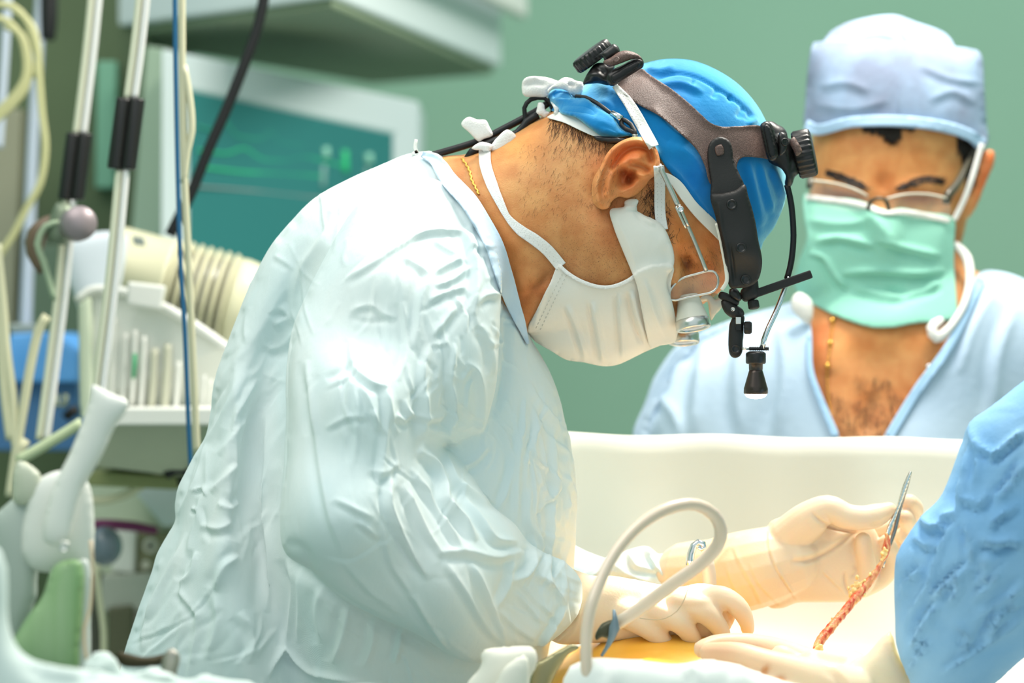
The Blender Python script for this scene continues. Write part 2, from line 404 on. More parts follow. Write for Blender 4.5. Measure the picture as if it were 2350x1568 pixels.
def shell(name, outline, surfs, mat_, parent, Yc=0., th=.0022, s=5, smooth=4, pleat=None, closed_spline=True):
    """cloth worn over a form: a front and a mirrored back sheet that meet at the silhouette, given thickness"""
    poly = spline(outline, True, s) if closed_spline else np.array(outline, float)
    V, T, onb = tri_mesh(poly, s); n = len(V); y = np.full(n, Yc)
    for b, off in surfs:
        q = cast_y(b, V); y = np.where(np.isnan(q), y, np.minimum(y, q-off))
    E = np.unique(np.sort(np.vstack([T[:, [0, 1]], T[:, [1, 2]], T[:, [2, 0]]]), 1), axis=0)
    deg = np.maximum(np.bincount(E[:, 0], minlength=n)+np.bincount(E[:, 1], minlength=n), 1)
    edge = onb & (y > Yc-.004); y0 = y
    for _ in range(smooth):
        g = (np.bincount(E[:, 0], y[E[:, 1]], n)+np.bincount(E[:, 1], y[E[:, 0]], n))/deg; y = np.where(edge, y, .5*y+.5*g)
    y = np.where(edge, Yc, y)
    if pleat is not None: y = y-pleat(V)
    yb = 2*Yc-y; keep = y < Yc-.0005; idx = np.where(keep, n+np.cumsum(keep)-1, np.arange(n))
    A = at_np(V, y); B = at_np(V, yb)[keep]; Fb = idx[T]; m = ~np.all(Fb < n, axis=1)
    o = obj(name, (np.vstack([A, B]), np.vstack([T[:, ::-1], Fb[m]])), mat_, parent); recalc(o)
    if normals(o.data)[:n][~onb][:, 1].mean() > 0: o.data.flip_normals(); o.data.update()
    md = o.modifiers.new('thickness', 'SOLIDIFY'); md.thickness = th; md.offset = -1
    return o
def ribm(name, path, w, bvh, mat_, parent, off=.002, th=.001, s=5, sm=6, Y0=None, **k):
    o = obj(name, patch(ribbon(path, w), bvh, off, th, s, sm, closed_spline=False, Y0=Y0, **k), mat_, parent); return recalc(o)
def solid(name, outline, Y, mat_, parent, lam=6, s=4, k=1.2, **kw):
    o = obj(name, inflate(outline, s, lam, Y, k, **kw), mat_, parent); return recalc(o)
def disc(name, px, py, Y, r, mat_, parent, th=.0015, axis=(0, -1, 0), prof=None):
    rr = r/F*(Y-CAMY); b = at(px, py, Y)
    return obj(name, lathe(prof or [(rr*.2, -.002), (rr, -.002), (rr, th*.6), (rr*.9, th), (rr*.72, th*.98), (rr*.68, th*.5), (rr*.3, th*.7)], b, axis, 28), mat_, parent)
# ---------------------------------------------------------------- the surgeon
surgeon = thing('person', 'surgeon in a pale gown, blue cap and white mask bending forward over the operating field', 'person')
# head and neck
head_px = [(960,372),(1010,358),(1075,352),(1120,335),(1170,305),(1210,282),(1252,262),(1300,225),(1380,185),(1470,152),(1560,150),(1640,175),(1700,222),(1745,290),
 (1775,370),(1782,440),(1762,500),(1722,560),(1680,615),(1668,650),(1642,680),(1612,700),(1585,735),(1555,768),(1520,770),(1480,790),(1430,812),(1385,815),(1340,795),(1300,772),(1250,770),(1212,765),(1150,800),(1060,760),(980,640),(945,480)]
hvf = inflate(head_px, 6, 330, {(1500,300): 0., (1000,500): .0, (1300,500): .0, (1600,650): .0}, .86)
me = union([hvf], .0034, 6, 'body')
sculpt(me, [
 # jaw line, cheek, temple, brow, eye socket, neck folds
 ([(1395,470),(1385,540),(1400,600),(1440,650),(1475,680)], 34, 3.0), ([(1330,560),(1290,600),(1250,660)], 40, -3.0),
 ([(1165,560),(1182,640),(1200,720)], 16, -3.0), ([(1205,640),(1230,660),(1262,620)], 8, -1.6), ([(1200,700),(1225,665),(1258,640)], 9, -3.2), ([(1178,600),(1195,650),(1207,690)], 9, 2.),
 ([(1075,420),(1150,520),(1200,600)], 60, 4.), ([(1215,330),(1300,420),(1370,500)], 50, -2.5),
 ([(1510,540),(1560,560),(1600,600)], 22, 3.0), ([(1560,560),(1575,600),(1585,640)], 14, -4.0),
 ([(1600,560),(1625,600),(1650,640)], 16, 4.0), ([(1568,585),(1578,615)], 9, -4.5), ([(1580,570),(1600,600),(1615,640)], 7, 2.5),
 ([(1545,600),(1552,650),(1560,690)], 12, 3.0), ([(1560,540),(1580,580)], 6, -1.2), ([(1552,560),(1566,596)], 5, -1.0), ([(1586,560),(1604,590),(1630,620)], 5, -1.2),
 ([(1500,430),(1560,500),(1620,560)], 40, -2.0), ([(1390,400),(1360,460)], 20, -1.5)])
headbvh = BVHTree.FromPolygons([v.co[:] for v in me.vertices], [p.vertices[:] for p in me.polygons])
# ear, grown out of the side of the head
ear_px = [(1460,314),(1487,320),(1506,340),(1515,371),(1513,386),(1505,401),(1492,412),(1480,428),(1462,446),(1440,455),(1420,452),(1405,462),(1396,478),(1378,480),(1362,466),(1358,438),(1362,410),(1378,382),(1392,354),(1410,334),(1434,320)]
ye = float(np.nanmedian(cast_y(headbvh, [(1440, 400)])))
V, T, onb = tri_mesh(spline(ear_px, True, 3), 2.6); h, E = poisson(V, T, onb, 13, 2.6)
lift = np.interp((V[:, 0]-1362)*.3+(V[:, 1]-314)*-.25, [-40, 60], [.012, .012])
def bl(path, w, a):
    d, _, t = dist_poly(V, spline(path, False, 3) if len(path) > 2 else np.array(path, float)); return a*np.exp(-(d/w)**2)
z = .010+h*.0004
z += bl([(1374,462),(1369,430),(1380,392),(1400,352),(1430,328),(1465,322),(1495,338),(1506,370),(1502,392)], 7.5, .0055)          # helix
z += bl([(1392,430),(1398,395),(1420,366),(1455,352),(1485,352)], 9, .0005)
z -= bl([(1408,382),(1432,350),(1462,338),(1488,346),(1496,366)], 7.5, .0075)                                                        # scapha groove
z += bl([(1396,446),(1400,415),(1412,392),(1436,374),(1466,364)], 9, .0042)                                                           # antihelix
z -= bl([(1426,396),(1430,420),(1452,404)], 12, .0125); z -= bl([(1436,398),(1446,418)], 8, .007)                                      # concha
z -= bl([(1450,375),(1478,385),(1490,396)], 7, .0045)
z += bl([(1462,400),(1482,404),(1494,398)], 6, .0055); z += bl([(1455,440),(1475,424)], 9, .0035)                                     # crus, tragus
z += bl([(1392,452),(1384,464)], 12, .002)
z = np.maximum(z, -.004); tz = np.clip(dist_poly(V, np.array([(1500,420),(1440,470)], float))[0]/26, .0, 1); z = z*np.where(onb, .7, 1)*(.25+.75*tz)
n = len(V); nb = boundary_edges(T)
A = at_np(V, np.full(n, ye)-z-.005); B = at_np(V*1.0, np.full(n, ye)+.012); side = []
for a, b in nb: side += [(a, b, b+n), (a, b+n, a+n)]
ear = (np.vstack([A, B]), np.vstack([T[:, ::-1], T+n, np.array(side)]))
headv = (coords(me), [p.vertices[:] for p in me.polygons])
me2 = mesh_from('body', *join(headv, ear))
paint(me2, [(1440,385,75,75,-.5,(1.16,.88,.80)), (1440,355,55,18,-.3,(1.1,.78,.62)), (1440,405,18,22,0,(.75,.5,.42)), (1385,450,25,25,0,(1.06,.96,.92)),  # dark concha blob paints recess shade; the ear's redness is its own
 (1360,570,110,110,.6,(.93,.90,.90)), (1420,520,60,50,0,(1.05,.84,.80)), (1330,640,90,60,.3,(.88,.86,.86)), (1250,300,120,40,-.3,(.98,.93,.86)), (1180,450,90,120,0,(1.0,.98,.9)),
 (1640,600,50,90,-.4,(1.06,.76,.58)), (1575,590,20,60,-.3,(1.05,.85,.6)), (1225,680,40,60,.5,(.92,.74,.66)), (1578,605,12,22,0,(.35,.25,.2)), (1200,340,60,40,0,(1.04,.98,.8)),  # warm blobs by the glasses paint in light bounced from the field
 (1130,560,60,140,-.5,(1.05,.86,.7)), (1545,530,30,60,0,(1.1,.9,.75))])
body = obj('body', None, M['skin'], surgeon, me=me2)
bodybvh = bvh_of(body)
# gown: torso, near sleeve and far sleeve grown together, then creased
torso = [(960,348),(1006,350),(1062,400),(1102,450),(1145,520),(1175,590),(1188,650),(1200,710),(1214,765),(1240,812),(1262,852),(1282,905),(1296,962),(1308,1010),(1320,1080),(1324,1170),(1320,1260),(1316,1340),(1310,1450),(1300,1600),(1290,1720),
 (1200,1760),(900,1780),(500,1780),(225,1760),(258,1620),(283,1504),(298,1454),(325,1374),(350,1305),(358,1274),(382,1230),(402,1194),(400,1163),(407,1121),(425,1083),(446,1041),(469,1002),(480,950),(495,860),(520,790),(550,710),(580,640),(620,565),(665,510),(720,455),(800,410),(880,375),(920,358)]
sleeve = [(930,400),(1010,415),(1075,465),(1125,540),(1150,620),(1150,700),(1145,800),(1140,880),(1125,945),(1108,988),(1062,1012),(1020,1026),(1040,1036),(1070,1070),(1098,1115),(1130,1160),(1180,1200),(1215,1245),(1250,1268),(1298,1290),(1335,1335),(1332,1400),(1300,1445),(1250,1480),(1180,1492),
 (1130,1505),(1097,1524),(1046,1512),(952,1455),(870,1420),(788,1378),(718,1315),(655,1272),(642,1200),(650,1060),(655,960),(655,860),(668,760),(700,680),(745,590),(810,480),(870,425)]
def hollow(V, h):
    d, _, t = dist_poly(V, spline([(740,560),(672,700),(628,860),(612,1050),(610,1250),(640,1420),(700,1600)], False, 20)); d2, _, t2 = dist_poly(V, spline([(545,900),(520,1100),(500,1300)], False, 20))
    return np.maximum(h-120*np.exp(-(d/62)**2)*np.clip(t*4, 0, 1)*np.minimum(1, h/200)+18*np.exp(-(d2/40)**2), h*.3)
tv = inflate(torso, 11, 420, {(900,500): .0, (800,1000): .0, (800,1500): .0}, 1.05, hmod=hollow)
sv = inflate(sleeve, 8, 260, {(980,480): -.075, (880,700): -.115, (800,950): -.17, (760,1200): -.2, (1000,1350): -.165, (1250,1380): -.095, (1100,1000): -.11}, .86)
fs = limb([(1120,950,.12,90), (1160,1150,.14,100), (1240,1290,.13,80), (1400,1352,.10,66), (1520,1345,.07,74), (1600,1335,.055,80)])
fs2 = inflate([(1330,1330),(1400,1274),(1440,1262),(1482,1252),(1500,1262),(1530,1292),(1560,1292),(1600,1300),(1640,1360),(1600,1420),(1400,1410)], 5, 50, .075, 1.)
me = union([tv, sv, fs, fs2], .0016, 18, 'gown')
st = []
def fo(path, w, a, k='f'): st.append((path, w, a, k))
# shoulder and upper sleeve
for p, w, a, k in [
 ([(390,440),(290,590),(200,720),(160,880),(150,1010)], 14, 3.2, 'f'), ([(640,640),(720,590),(790,545),(860,520),(960,515),(1040,515)], 7, 3., 'f'),
 ([(430,770),(560,690),(700,600)], 8, 1.8, 'f'), ([(720,650),(800,690),(870,740)], 9, 2., 'f'), ([(450,930),(560,900),(640,950),(700,960)], 9, 1.8, 'f'), ([(450,960),(560,985),(650,970)], 8, -1.5, 'r'),
 ([(720,880),(745,1010),(745,1150),(700,1290)], 9, 2.2, 'f'), ([(880,720),(825,850),(810,1000),(780,1120)], 12, 3., 'f'), ([(880,740),(960,690),(1060,650)], 9, 2.8, 'f'), ([(890,800),(980,770),(1080,690)], 9, 2.6, 'f'),
 ([(860,880),(950,830),(1060,800)], 10, 2.4, 'f'), ([(880,1060),(960,960),(1000,900)], 10, 2.6, 'f'), ([(870,1090),(835,1230),(835,1400),(840,1560)], 10, 3., 'f'), ([(990,1110),(975,1290),(990,1440),(985,1560)], 9, 2.6, 'f'),
 ([(1040,500),(1085,600),(1105,740),(1090,950)], 10, 4., 'f'), ([(1060,590),(1140,600),(1240,590)], 7, 2., 'f'), ([(1110,560),(1160,610),(1200,680)], 8, 2., 'f'), ([(1100,900),(1150,850),(1230,830),(1240,700)], 9, 2.6, 'f'),
 ([(1120,1000),(1180,1100),(1200,1250)], 11, 3., 'f'), ([(460,1070),(470,1200),(560,1290),(660,1320)], 9, 2.4, 'f'), ([(640,1330),(665,1450),(700,1568)], 9, 2.4, 'f'), ([(230,1180),(250,1350),(270,1568)], 11, 2.2, 'f'),
 ([(470,1230),(440,1400),(470,1560)], 9, 1.8, 'f'), ([(330,1280),(460,1210),(520,1200)], 8, -1.5, 'r'), ([(60,640),(140,690),(150,720)], 8, 1., 'f'), ([(0,1100),(80,1120),(160,1020)], 10, 2., 'f'), ([(90,900),(130,960),(60,1000)], 14, 3, 'f'),
 ([(1050,1190),(1110,1240),(1140,1400),(1120,1560)], 10, 3, 'f'), ([(700,120),(850,180),(1000,280),(1080,380)], 12, 1., 'f'), ([(880,560),(940,600),(1010,640)], 9, 1.6, 'f'), ([(1010,350),(1050,420),(1100,500)], 8, 1.6, 'f'),
 ([(560,1440),(600,1500),(640,1568)], 9, 2, 'f'), ([(740,1380),(760,1450),(870,1480),(960,1460)], 9, 2.4, 'f'), ([(1000,1380),(1080,1460),(1140,1490)], 9, 2.6, 'f')]: fo(z5(*p), w, a, k)
# lower sleeve, elbow crook, forearm
for p, w, a, k in [
 ([(985,0),(1010,200),(1040,450),(1090,700),(1150,860)], 11, 2.4, 'f'), ([(1200,0),(1215,200),(1210,420)], 10, 1.6, 'f'), ([(1060,250),(1180,190),(1280,200)], 8, 1.4, 'f'), ([(1230,20),(1290,150),(1330,290)], 9, 2., 'f'),
 ([(1350,0),(1370,180),(1340,420),(1330,560)], 10, 2.4, 'f'), ([(1540,60),(1545,200),(1530,300)], 12, 3.2, 'f'), ([(1680,40),(1690,200),(1640,290)], 10, 3., 'f'), ([(1400,180),(1450,205),(1500,160)], 9, 2.6, 'f'),
 ([(1560,250),(1640,270),(1700,300),(1720,260)], 12, 4., 'r'), ([(1390,460),(1370,600),(1410,720),(1480,850),(1570,990)], 10, 5.5, 'f'), ([(1440,520),(1500,640),(1560,760),(1640,880)], 10, 4., 'f'),
 ([(1520,350),(1600,420),(1645,500),(1650,600),(1740,700),(1800,800)], 11, 6.5, 'f'), ([(1480,440),(1560,560),(1650,700),(1740,850)], 9, 3.5, 'f'), ([(1650,360),(1700,500),(1780,560),(1900,620)], 11, 4.5, 'f'),
 ([(1720,520),(1760,600),(1830,700),(1900,790),(2010,800)], 10, 3.5, 'f'), ([(1600,860),(1750,850),(1900,880),(2030,850)], 12, 3., 'f'), ([(1100,590),(1200,640),(1300,690)], 9, 1.8, 'f'), ([(1220,700),(1290,760),(1330,790)], 8, 1.8, 'f'),
 ([(1280,440),(1350,470),(1420,410)], 10, 2., 'f'), ([(1340,700),(1380,900),(1470,1040),(1490,1100)], 9, 2.2, 'f'), ([(1490,1060),(1560,1180),(1660,1330)], 9, 3., 'f'), ([(1000,950),(1180,1090),(1400,1210)], 12, 2.0, 'f'),
 ([(1150,900),(1300,1060),(1450,1160)], 11, 1.8, 'f'), ([(1640,890),(1740,1040),(1850,1220),(1950,1320)], 10, 3., 'f'), ([(1780,900),(1850,1060),(1950,1310)], 9, 3.4, 'f'), ([(1990,870),(1960,1000),(1900,1130)], 9, 3., 'f'),
 ([(2080,760),(2090,850),(2060,950),(1970,1000)], 10, 4., 'f'), ([(2100,960),(2180,1020),(2240,1110)], 9, 3.5, 'f'), ([(2000,1050),(2080,1150),(2130,1200)], 8, 2.4, 'f'), ([(2240,1120),(2190,1210),(2110,1330)], 7, 4., 'f'),
 ([(1900,1130),(1990,1220),(2100,1290)], 8, 2, 'f'), ([(2010,1000),(2100,1100),(2200,1180)], 7, 2, 'f'), ([(870,800),(960,860),(1000,950)], 14, -2, 'r')]: fo(z6(*p), w, a, k)
# back and side of the gown
for p, w, a, k in [
 ([(800,0),(720,200),(690,450),(660,650),(620,800)], 22, -7, 'r'), ([(760,120),(770,400),(745,620),(790,850),(770,1150)], 15, 5., 'f'), ([(870,880),(900,1000),(890,1200),(870,1330)], 11, 4., 'f'), ([(930,930),(940,1100),(930,1300)], 10, 3., 'f'),
 ([(1170,1120),(1150,1250),(1100,1400)], 12, 4., 'f'), ([(1440,1230),(1420,1320),(1400,1400)], 8, 3., 'f'), ([(780,1470),(810,1400),(860,1335),(930,1390),(1000,1440),(1150,1475),(1260,1495)], 8, 5., 'f'),
 ([(620,30),(560,180),(480,330),(420,520),(330,680)], 9, 3., 'f'), ([(560,60),(500,250),(430,420),(390,560)], 7, 2.4, 'f'), ([(640,420),(560,500),(500,560)], 11, 3., 'f'), ([(680,600),(600,640),(530,610)], 11, 3., 'f'),
 ([(450,720),(540,740),(620,700)], 10, 2.6, 'f'), ([(640,870),(560,930),(520,1040)], 11, 3.4, 'f'), ([(430,850),(400,960),(340,1010)], 9, 3., 'f'), ([(380,760),(320,900),(240,1060),(180,1200),(160,1340)], 9, 3., 'f'),
 ([(320,850),(250,1000),(190,1180)], 8, 2.4, 'f'), ([(440,1100),(420,1280),(400,1400)], 10, 2., 'f'), ([(340,1040),(400,1120),(440,1180)], 9, 2., 'f'), ([(700,180),(600,300),(540,380)], 12, 2.4, 'f'), ([(730,0),(640,160),(600,260)], 10, 2.6, 'f'),
 ([(410,560),(460,540),(480,580)], 5, 2., 'f'), ([(400,640),(440,650)], 5, 2, 'f'), ([(520,1060),(530,1200),(480,1380)], 14, 3, 'f'), ([(640,1150),(700,1250),(690,1400)], 14, 3, 'f'), ([(1040,1020),(1020,1150),(1050,1300)], 12, 3, 'f'), ([(1300,1180),(1290,1300),(1250,1420)], 12, 3, 'f'),
 # front of the chest
 ([(2080,60),(2170,220),(2190,500),(2160,800)], 9, 3., 'f'), ([(2130,80),(2230,330),(2250,600),(2230,850)], 8, 2.6, 'f'), ([(1890,190),(1980,380),(1950,560),(1900,650)], 9, 3., 'f'), ([(2030,200),(2000,500),(2010,700)], 10, 2.6, 'f'),
 ([(1720,450),(1800,400),(1860,330)], 9, 3, 'f'), ([(2200,300),(2260,420),(2240,560),(2270,700)], 6, 2, 'f'), ([(2040,90),(2030,300)], 5, 1.6, 'f'), ([(2070,520),(2060,700),(2120,800)], 10, 2.6, 'f')]: fo(z6(*p), w, a, k)
def ga(x, y):
    if x < 660: return 1.75+.25*math.sin(y*.01)
    if y > 1150 and x > 700: return .75
    return 1.5+.5*math.sin(x*.013+y*.006)
st += wave_fold(me, 70, 3, (300,420,660,1560), lambda x, y: 1.9+.2*math.sin(y*.01), .22, (80,260), (5,9), (.5,1.4))
st += wave_fold(me, 110, 4, (640,430,1320,1560), ga, .35, (60,200), (4,7), (.3,.9))
st += wave_fold(me, 60, 8, (1210,850,1320,1300), lambda x, y: 1.45, .25, (60,200), (4,7), (.8,1.8))
st += wave_fold(me, 40, 5, (980,500,1160,1000), lambda x, y: 1.2+.8*math.sin(y*.03), .6, (30,90), (4,7), (.6,1.4))
st += [([(1400,1290),(1440,1320),(1500,1340)], 7, 3, 'f'), ([(1482,1255),(1500,1290),(1530,1330)], 7, 4, 'f'), ([(1440,1265),(1460,1300),(1520,1310)], 6, 3, 'f'), ([(1350,1330),(1400,1310),(1450,1340)], 8, 3, 'f')]
st += [([(690,600),(662,740),(648,860),(650,960),(646,1060),(640,1180)], 16, -4, 'r'), ([(655,1280),(760,1360),(880,1435),(1040,1520)], 14, -5, 'r'), ([(1160,620),(1166,760),(1158,880),(1130,960)], 10, -4, 'r')]
sculpt(me, st, amp=1.1)
gown = obj('gown', None, M['gown'], surgeon, me=me)
gownbvh = bvh_of(gown)
# skirt of the gown down to the shins
rows = []
for z, cx, rx, ry in [(.985,-.14,.17,.08), (.95,-.16,.20,.13), (.8,-.17,.22,.15), (.55,-.18,.23,.16), (.3,-.18,.24,.17), (.12,-.18,.245,.175)]:
    rows.append([(cx+rx*math.cos(a)*(1+.04*math.cos(9*a+z*5)), ry*math.sin(a)*(1+.06*math.cos(9*a+z*5)), z) for a in [2*PI*i/72 for i in range(72)]])
V = [p for r in rows for p in r]; Fc = [(i*72+j, i*72+(j+1) % 72, (i+1)*72+(j+1) % 72, (i+1)*72+j) for i in range(5) for j in range(72)]
sk = obj('gown_skirt', (V, Fc), M['gown'], surgeon)
for y in (-.07, .07):
    obj('shoe', inflate([(-10,0),(60,-6),(95,8),(100,30),(-15,30),(-22,12)], 3, 40, 0, 1.) if False else join(ball((-.1, y, .045), (.14, .05, .045)), ball((-.16, y, .09), (.06, .045, .08))), M['white_cloth'], surgeon)
# collar band
both = BVHTree.FromPolygons(*[x for x in join((coords(gown.data), [p.vertices[:] for p in gown.data.polygons]), (coords(body.data), [p.vertices[:] for p in body.data.polygons]))])
mcol = mat('collar_cloth', (200, 222, 240), .85, bump=.15, bs=400)
ribm('collar', [(968,354),(1000,370),(1030,412),(1074,460),(1100,500),(1134,562),(1153,620),(1166,662),(1180,704),(1195,742),(1212,790)], [14,36,40,42,42,42,42,40,34,24,6], both, mcol, surgeon, off=.0045, th=.002, sm=14)
ribm('collar_tie', [(945,356),(955,348),(962,354)], 8, None, M['white_cloth'], surgeon, Y0=-.01, th=.003)
ribm('collar_tie', [(957,352),(953,338),(955,320)], [8,9,7], None, M['white_cloth'], surgeon, Y0=-.01, th=.003)
# ---------------------------------------------------------------- blue cap
cran = [(1335,202),(1362,186),(1410,172),(1450,155),(1480,145),(1530,135),(1590,139),(1650,163),(1700,198),(1742,248),(1772,310),(1797,370),(1806,420),(1801,462),(1786,500),(1776,522),(1752,556),(1744,574),(1690,640),(1560,600),(1450,500),(1350,400),(1262,300),(1258,240),(1290,212)]
cranvf = inflate(cran, 7, 300, 0., 1.0); cranbvh = bvh_of(cranvf)
cap_px = cA((830,620),(870,590),(1000,560))+[(1400,172),(1450,155),(1480,145),(1530,135),(1590,139),(1650,163),(1700,198),(1742,248),(1772,310),(1797,370),(1806,420),(1801,462),(1786,500),(1776,522),(1752,556),(1744,574),(1700,560),(1662,556),(1640,530),(1600,474),(1565,425),(1530,385),(1506,346),(1470,318),(1438,311),(1390,301),(1330,282),(1290,262),(1262,250),(1262,222),(1300,214)]
cap = shell('cap', cap_px, [(cranbvh, .0), (bodybvh, .005)], M['cap'], surgeon, 0., .002, 4.2, 6)
sculpt(cap.data, [(c5((560,1060),(620,1020)), 12, 1), 
 (c5((330,190),(420,215),(520,190)), 8, 1.5, 'f'), (c5((400,270),(500,230),(640,250),(780,325),(930,430),(1000,520)), 4, -1.6, 'r'), (c5((420,300),(560,290),(700,350)), 9, 1.2, 'f'), (c5((640,260),(620,300)), 7, -1.8), (c5((770,320),(750,380)), 7, -1.5),
 (c5((930,430),(900,500)), 8, -1.5), (c5((845,360),(860,400)), 6, -1.2), (c5((1010,500),(960,540)), 10, 1.5, 'f'), (c5((1030,760),(1060,900),(1120,1100)), 8, 1.6, 'f'), (c5((1100,790),(1150,900),(1180,1000)), 8, 1.6, 'f'), (c5((960,760),(1000,950),(1040,1150)), 12, 1.6, 'f'),
 (c5((480,640),(620,740),(700,900)), 18, 1.8, 'f'), (c5((380,430),(480,560),(600,640)), 14, 1.6, 'f'), (c5((460,760),(560,860),(700,1050),(770,1120)), 6, 1.2, 'f'), (c5((1180,1000),(1130,1100),(1080,1200)), 8, 1.5, 'f'),
 (cA((830,640),(1000,600),(1200,700)), 16, 1.6, 'f'), (cA((1000,760),(1200,860),(1400,1050)), 14, 1.4, 'f'), (cA((1200,700),(1350,900),(1450,1100)), 10, 1.2, 'f')], amp=1.7)
capbvh = bvh_of(cap)
o = obj('cap_fold', patch(cA((402,760),(418,700),(475,655),(570,652),(650,685),(715,765),(800,735),(880,760),(980,865),(1170,985),(1290,1130),(1400,1195),(1280,1225),(1060,1215),(900,1110),(740,990),(560,940),(520,880),(440,825)), capbvh, .003, .002, 3, 12, bulge=.012), M['cap'], cap); recalc(o)
sculpt(o.data, [(cA((440,770),(560,790),(700,780),(780,765)), 5, 2.5, 'r'), (cA((470,735),(560,710),(640,745),(690,775)), 4.5, -6., 'r'), (cA((540,880),(700,890),(900,900),(1000,960)), 9, -2.6, 'r'), (cA((800,750),(930,850),(1150,990),(1250,1100)), 7, 2., 'r'), (cA((560,930),(800,1000),(1000,1150)), 8, 1.5, 'r'), (cA((1000,1080),(1150,1120),(1300,1200)), 7, -1.4, 'r')])
foldbvh = bvh_of(o)
o = obj('cap_lining', patch(cA((395,990),(470,945),(560,930),(740,985),(900,1105),(1060,1212),(980,1222),(800,1150),(600,1055),(450,1012)), bodybvh, .003, .002, 3, 6), M['white_cloth'], cap); recalc(o)
o = obj('cap_lining', patch(c5((455,830),(490,835),(560,885),(650,1005),(768,1122),(800,1190),(806,1250),(740,1190),(640,1090),(560,990),(500,900)), bodybvh, .004, .002, 3, 6), M['mask'], cap); recalc(o)
ribm('cap_band_edge', c5((770,1130),(790,1210),(808,1300),(826,1400),(830,1480),(800,1530)), 9, None, M['cream'], cap, Y0=-.062, th=.004)
# ---------------------------------------------------------------- mask and its ties
faceb = bvh_of(inflate([(1213,752),(1225,783),(1300,827),(1385,843),(1415,840),(1480,810),(1552,778),(1560,740),(1545,660),(1560,560),(1500,440),(1380,440),(1280,560)], 6, 330, 0., .96))
mask_px = [(1283,606),(1300,622),(1328,640),(1362,652),(1388,656),(1410,653),(1440,640),(1466,622),(1500,610),(1545,612),(1540,650),(1541,700),(1556,745),(1552,776),(1530,787),(1480,808),(1440,828),(1415,838),(1385,841),(1340,832),(1300,826),(1262,804),(1228,784),(1213,765),(1212,752),(1235,705),(1262,650)]
def pl(V):
    y = np.zeros(len(V))
    for p, w, a in [([(1300,700),(1325,760),(1345,830)], 6, .0055), ([(1360,690),(1372,760),(1385,838)], 7, .006), ([(1420,670),(1425,740),(1430,830)], 6, .005), ([(1448,665),(1462,730),(1485,790)], 7, .007), ([(1480,640),(1500,720),(1530,780)], 7, .003), ([(1270,640),(1240,700),(1222,765)], 5, .002)]:
        d, sd, t = dist_poly(V, spline(p, False, 6)); x = d*sd/w; y += a*(np.exp(-x*x)-.8*np.exp(-(x-1.4)**2))*np.clip(np.minimum(t, 1-t)*6, 0, 1)
    return y
msk = shell('face_mask', mask_px, [(faceb, .0), (bodybvh, .005)], M['mask'], surgeon, 0., .0015, 4.2, 8, pl)
mb = bvh_of(msk)
st_ = mat('mask_stitching', (214, 212, 204), .9)
flap = c5((132,1050),(215,1030),(218,1000),(250,985),(300,992),(288,1048),(340,1085),(400,1110),(450,1150),(490,1230),(510,1320),(505,1400),(480,1440),(470,1500),(505,1610),(530,1750),(520,1840),(400,1870),(375,1880),(350,1800),(320,1650),(290,1500),(250,1400),(200,1280),(150,1150))
fb = BVHTree.FromPolygons(*join((coords(msk.data), [p.vertices[:] for p in msk.data.polygons]), (coords(body.data), [p.vertices[:] for p in body.data.polygons])))
o = obj('mask_flap', patch(flap, fb, .004, .0015, 3.5, 20, raw=False, bulge=.008), M['mask'], msk); recalc(o)
sculpt(o.data, [(c5((215,1035),(290,1045),(380,1100)), 4, 2, 'f'), (c5((290,1050),(350,1110),(400,1150)), 5, 2., 'f'), (c5((480,1250),(500,1350),(480,1430)), 7, 2.), (c5((160,1080),(240,1250),(300,1420)), 9, 1.2, 'f'), (c5((330,1430),(420,1600),(470,1750)), 8, -1.2)])
for k in (0, 10):
    for i in range(15):
        t = i/15; x = 1290-62*t+k; y = 628+130*t+k*.35
        a = ribbon([(x, y), (x-2.2, y+4.6)], 1.6, 2)
        obj('stitch', patch(a, mb, .0004, .0003, 2, 0, closed_spline=False), st_, msk)
ribm('mask_binding', [(1284,610),(1300,625),(1328,643),(1362,656),(1388,660),(1410,657),(1440,645),(1462,630)], 9, mb, M['tie'], msk, off=.0006, th=.0012, s=4)
bt = BVHTree.FromPolygons(*join((coords(gown.data), [p.vertices[:] for p in gown.data.polygons]), (coords(body.data), [p.vertices[:] for p in body.data.polygons])))
tie = ribm('mask_tie', [(1112,340),(1114,378),(1129,424),(1148,466),(1166,500),(1195,529),(1225,549),(1256,574),(1288,612)], [27,27,26,20,14,24,27,27,27], bodybvh, M['tie'], msk, off=.0025, th=.0012, s=4, sm=10)
allh = BVHTree.FromPolygons(*join(*[(coords(q.data), [p.vertices[:] for p in q.data.polygons]) for q in (cap, body)]))
ribm('mask_tie', [(1410,196),(1440,232),(1462,268),(1482,304),(1501,338)], [13,22,26,26,25], allh, M['tie'], msk, off=.0035, th=.0012, s=4, sm=20)
ribm('mask_tie', [(1512,380),(1514,420),(1514,470),(1516,500),(1521,528)], 25, bodybvh, M['tie'], msk, off=.003, th=.0012, s=4)
sx = mat('tie_holes', (208, 205, 200), .9)
for pth, n in (([(1416,206),(1440,240),(1462,276),(1480,310),(1494,340)], 16), ([(1112,350),(1114,384),(1130,430),(1150,470)], 12), ([(1200,533),(1230,553),(1256,576),(1276,600)], 9), ([(1513,410),(1514,450),(1514,500)], 11)):
    L = spline(pth, False, 3); pick = [L[int(i*(len(L)-1)/(n-1))] for i in range(n)]; ms = []
    for i, p in enumerate(pick):
        for dx in (-5, 4):
            y = cast_y(bvh_of(tie) if False else allh, [(p[0]+dx, p[1]+(i % 2)*1.5)])[0]
            if np.isnan(y): continue
            q = at(p[0]+dx, p[1]+(i % 2)*1.5, y-.0052); ms.append(ball(q, (.00045, .0003, .00028), 6, 4))
    if ms: obj('tie_stitching', join(*ms), sx, msk)
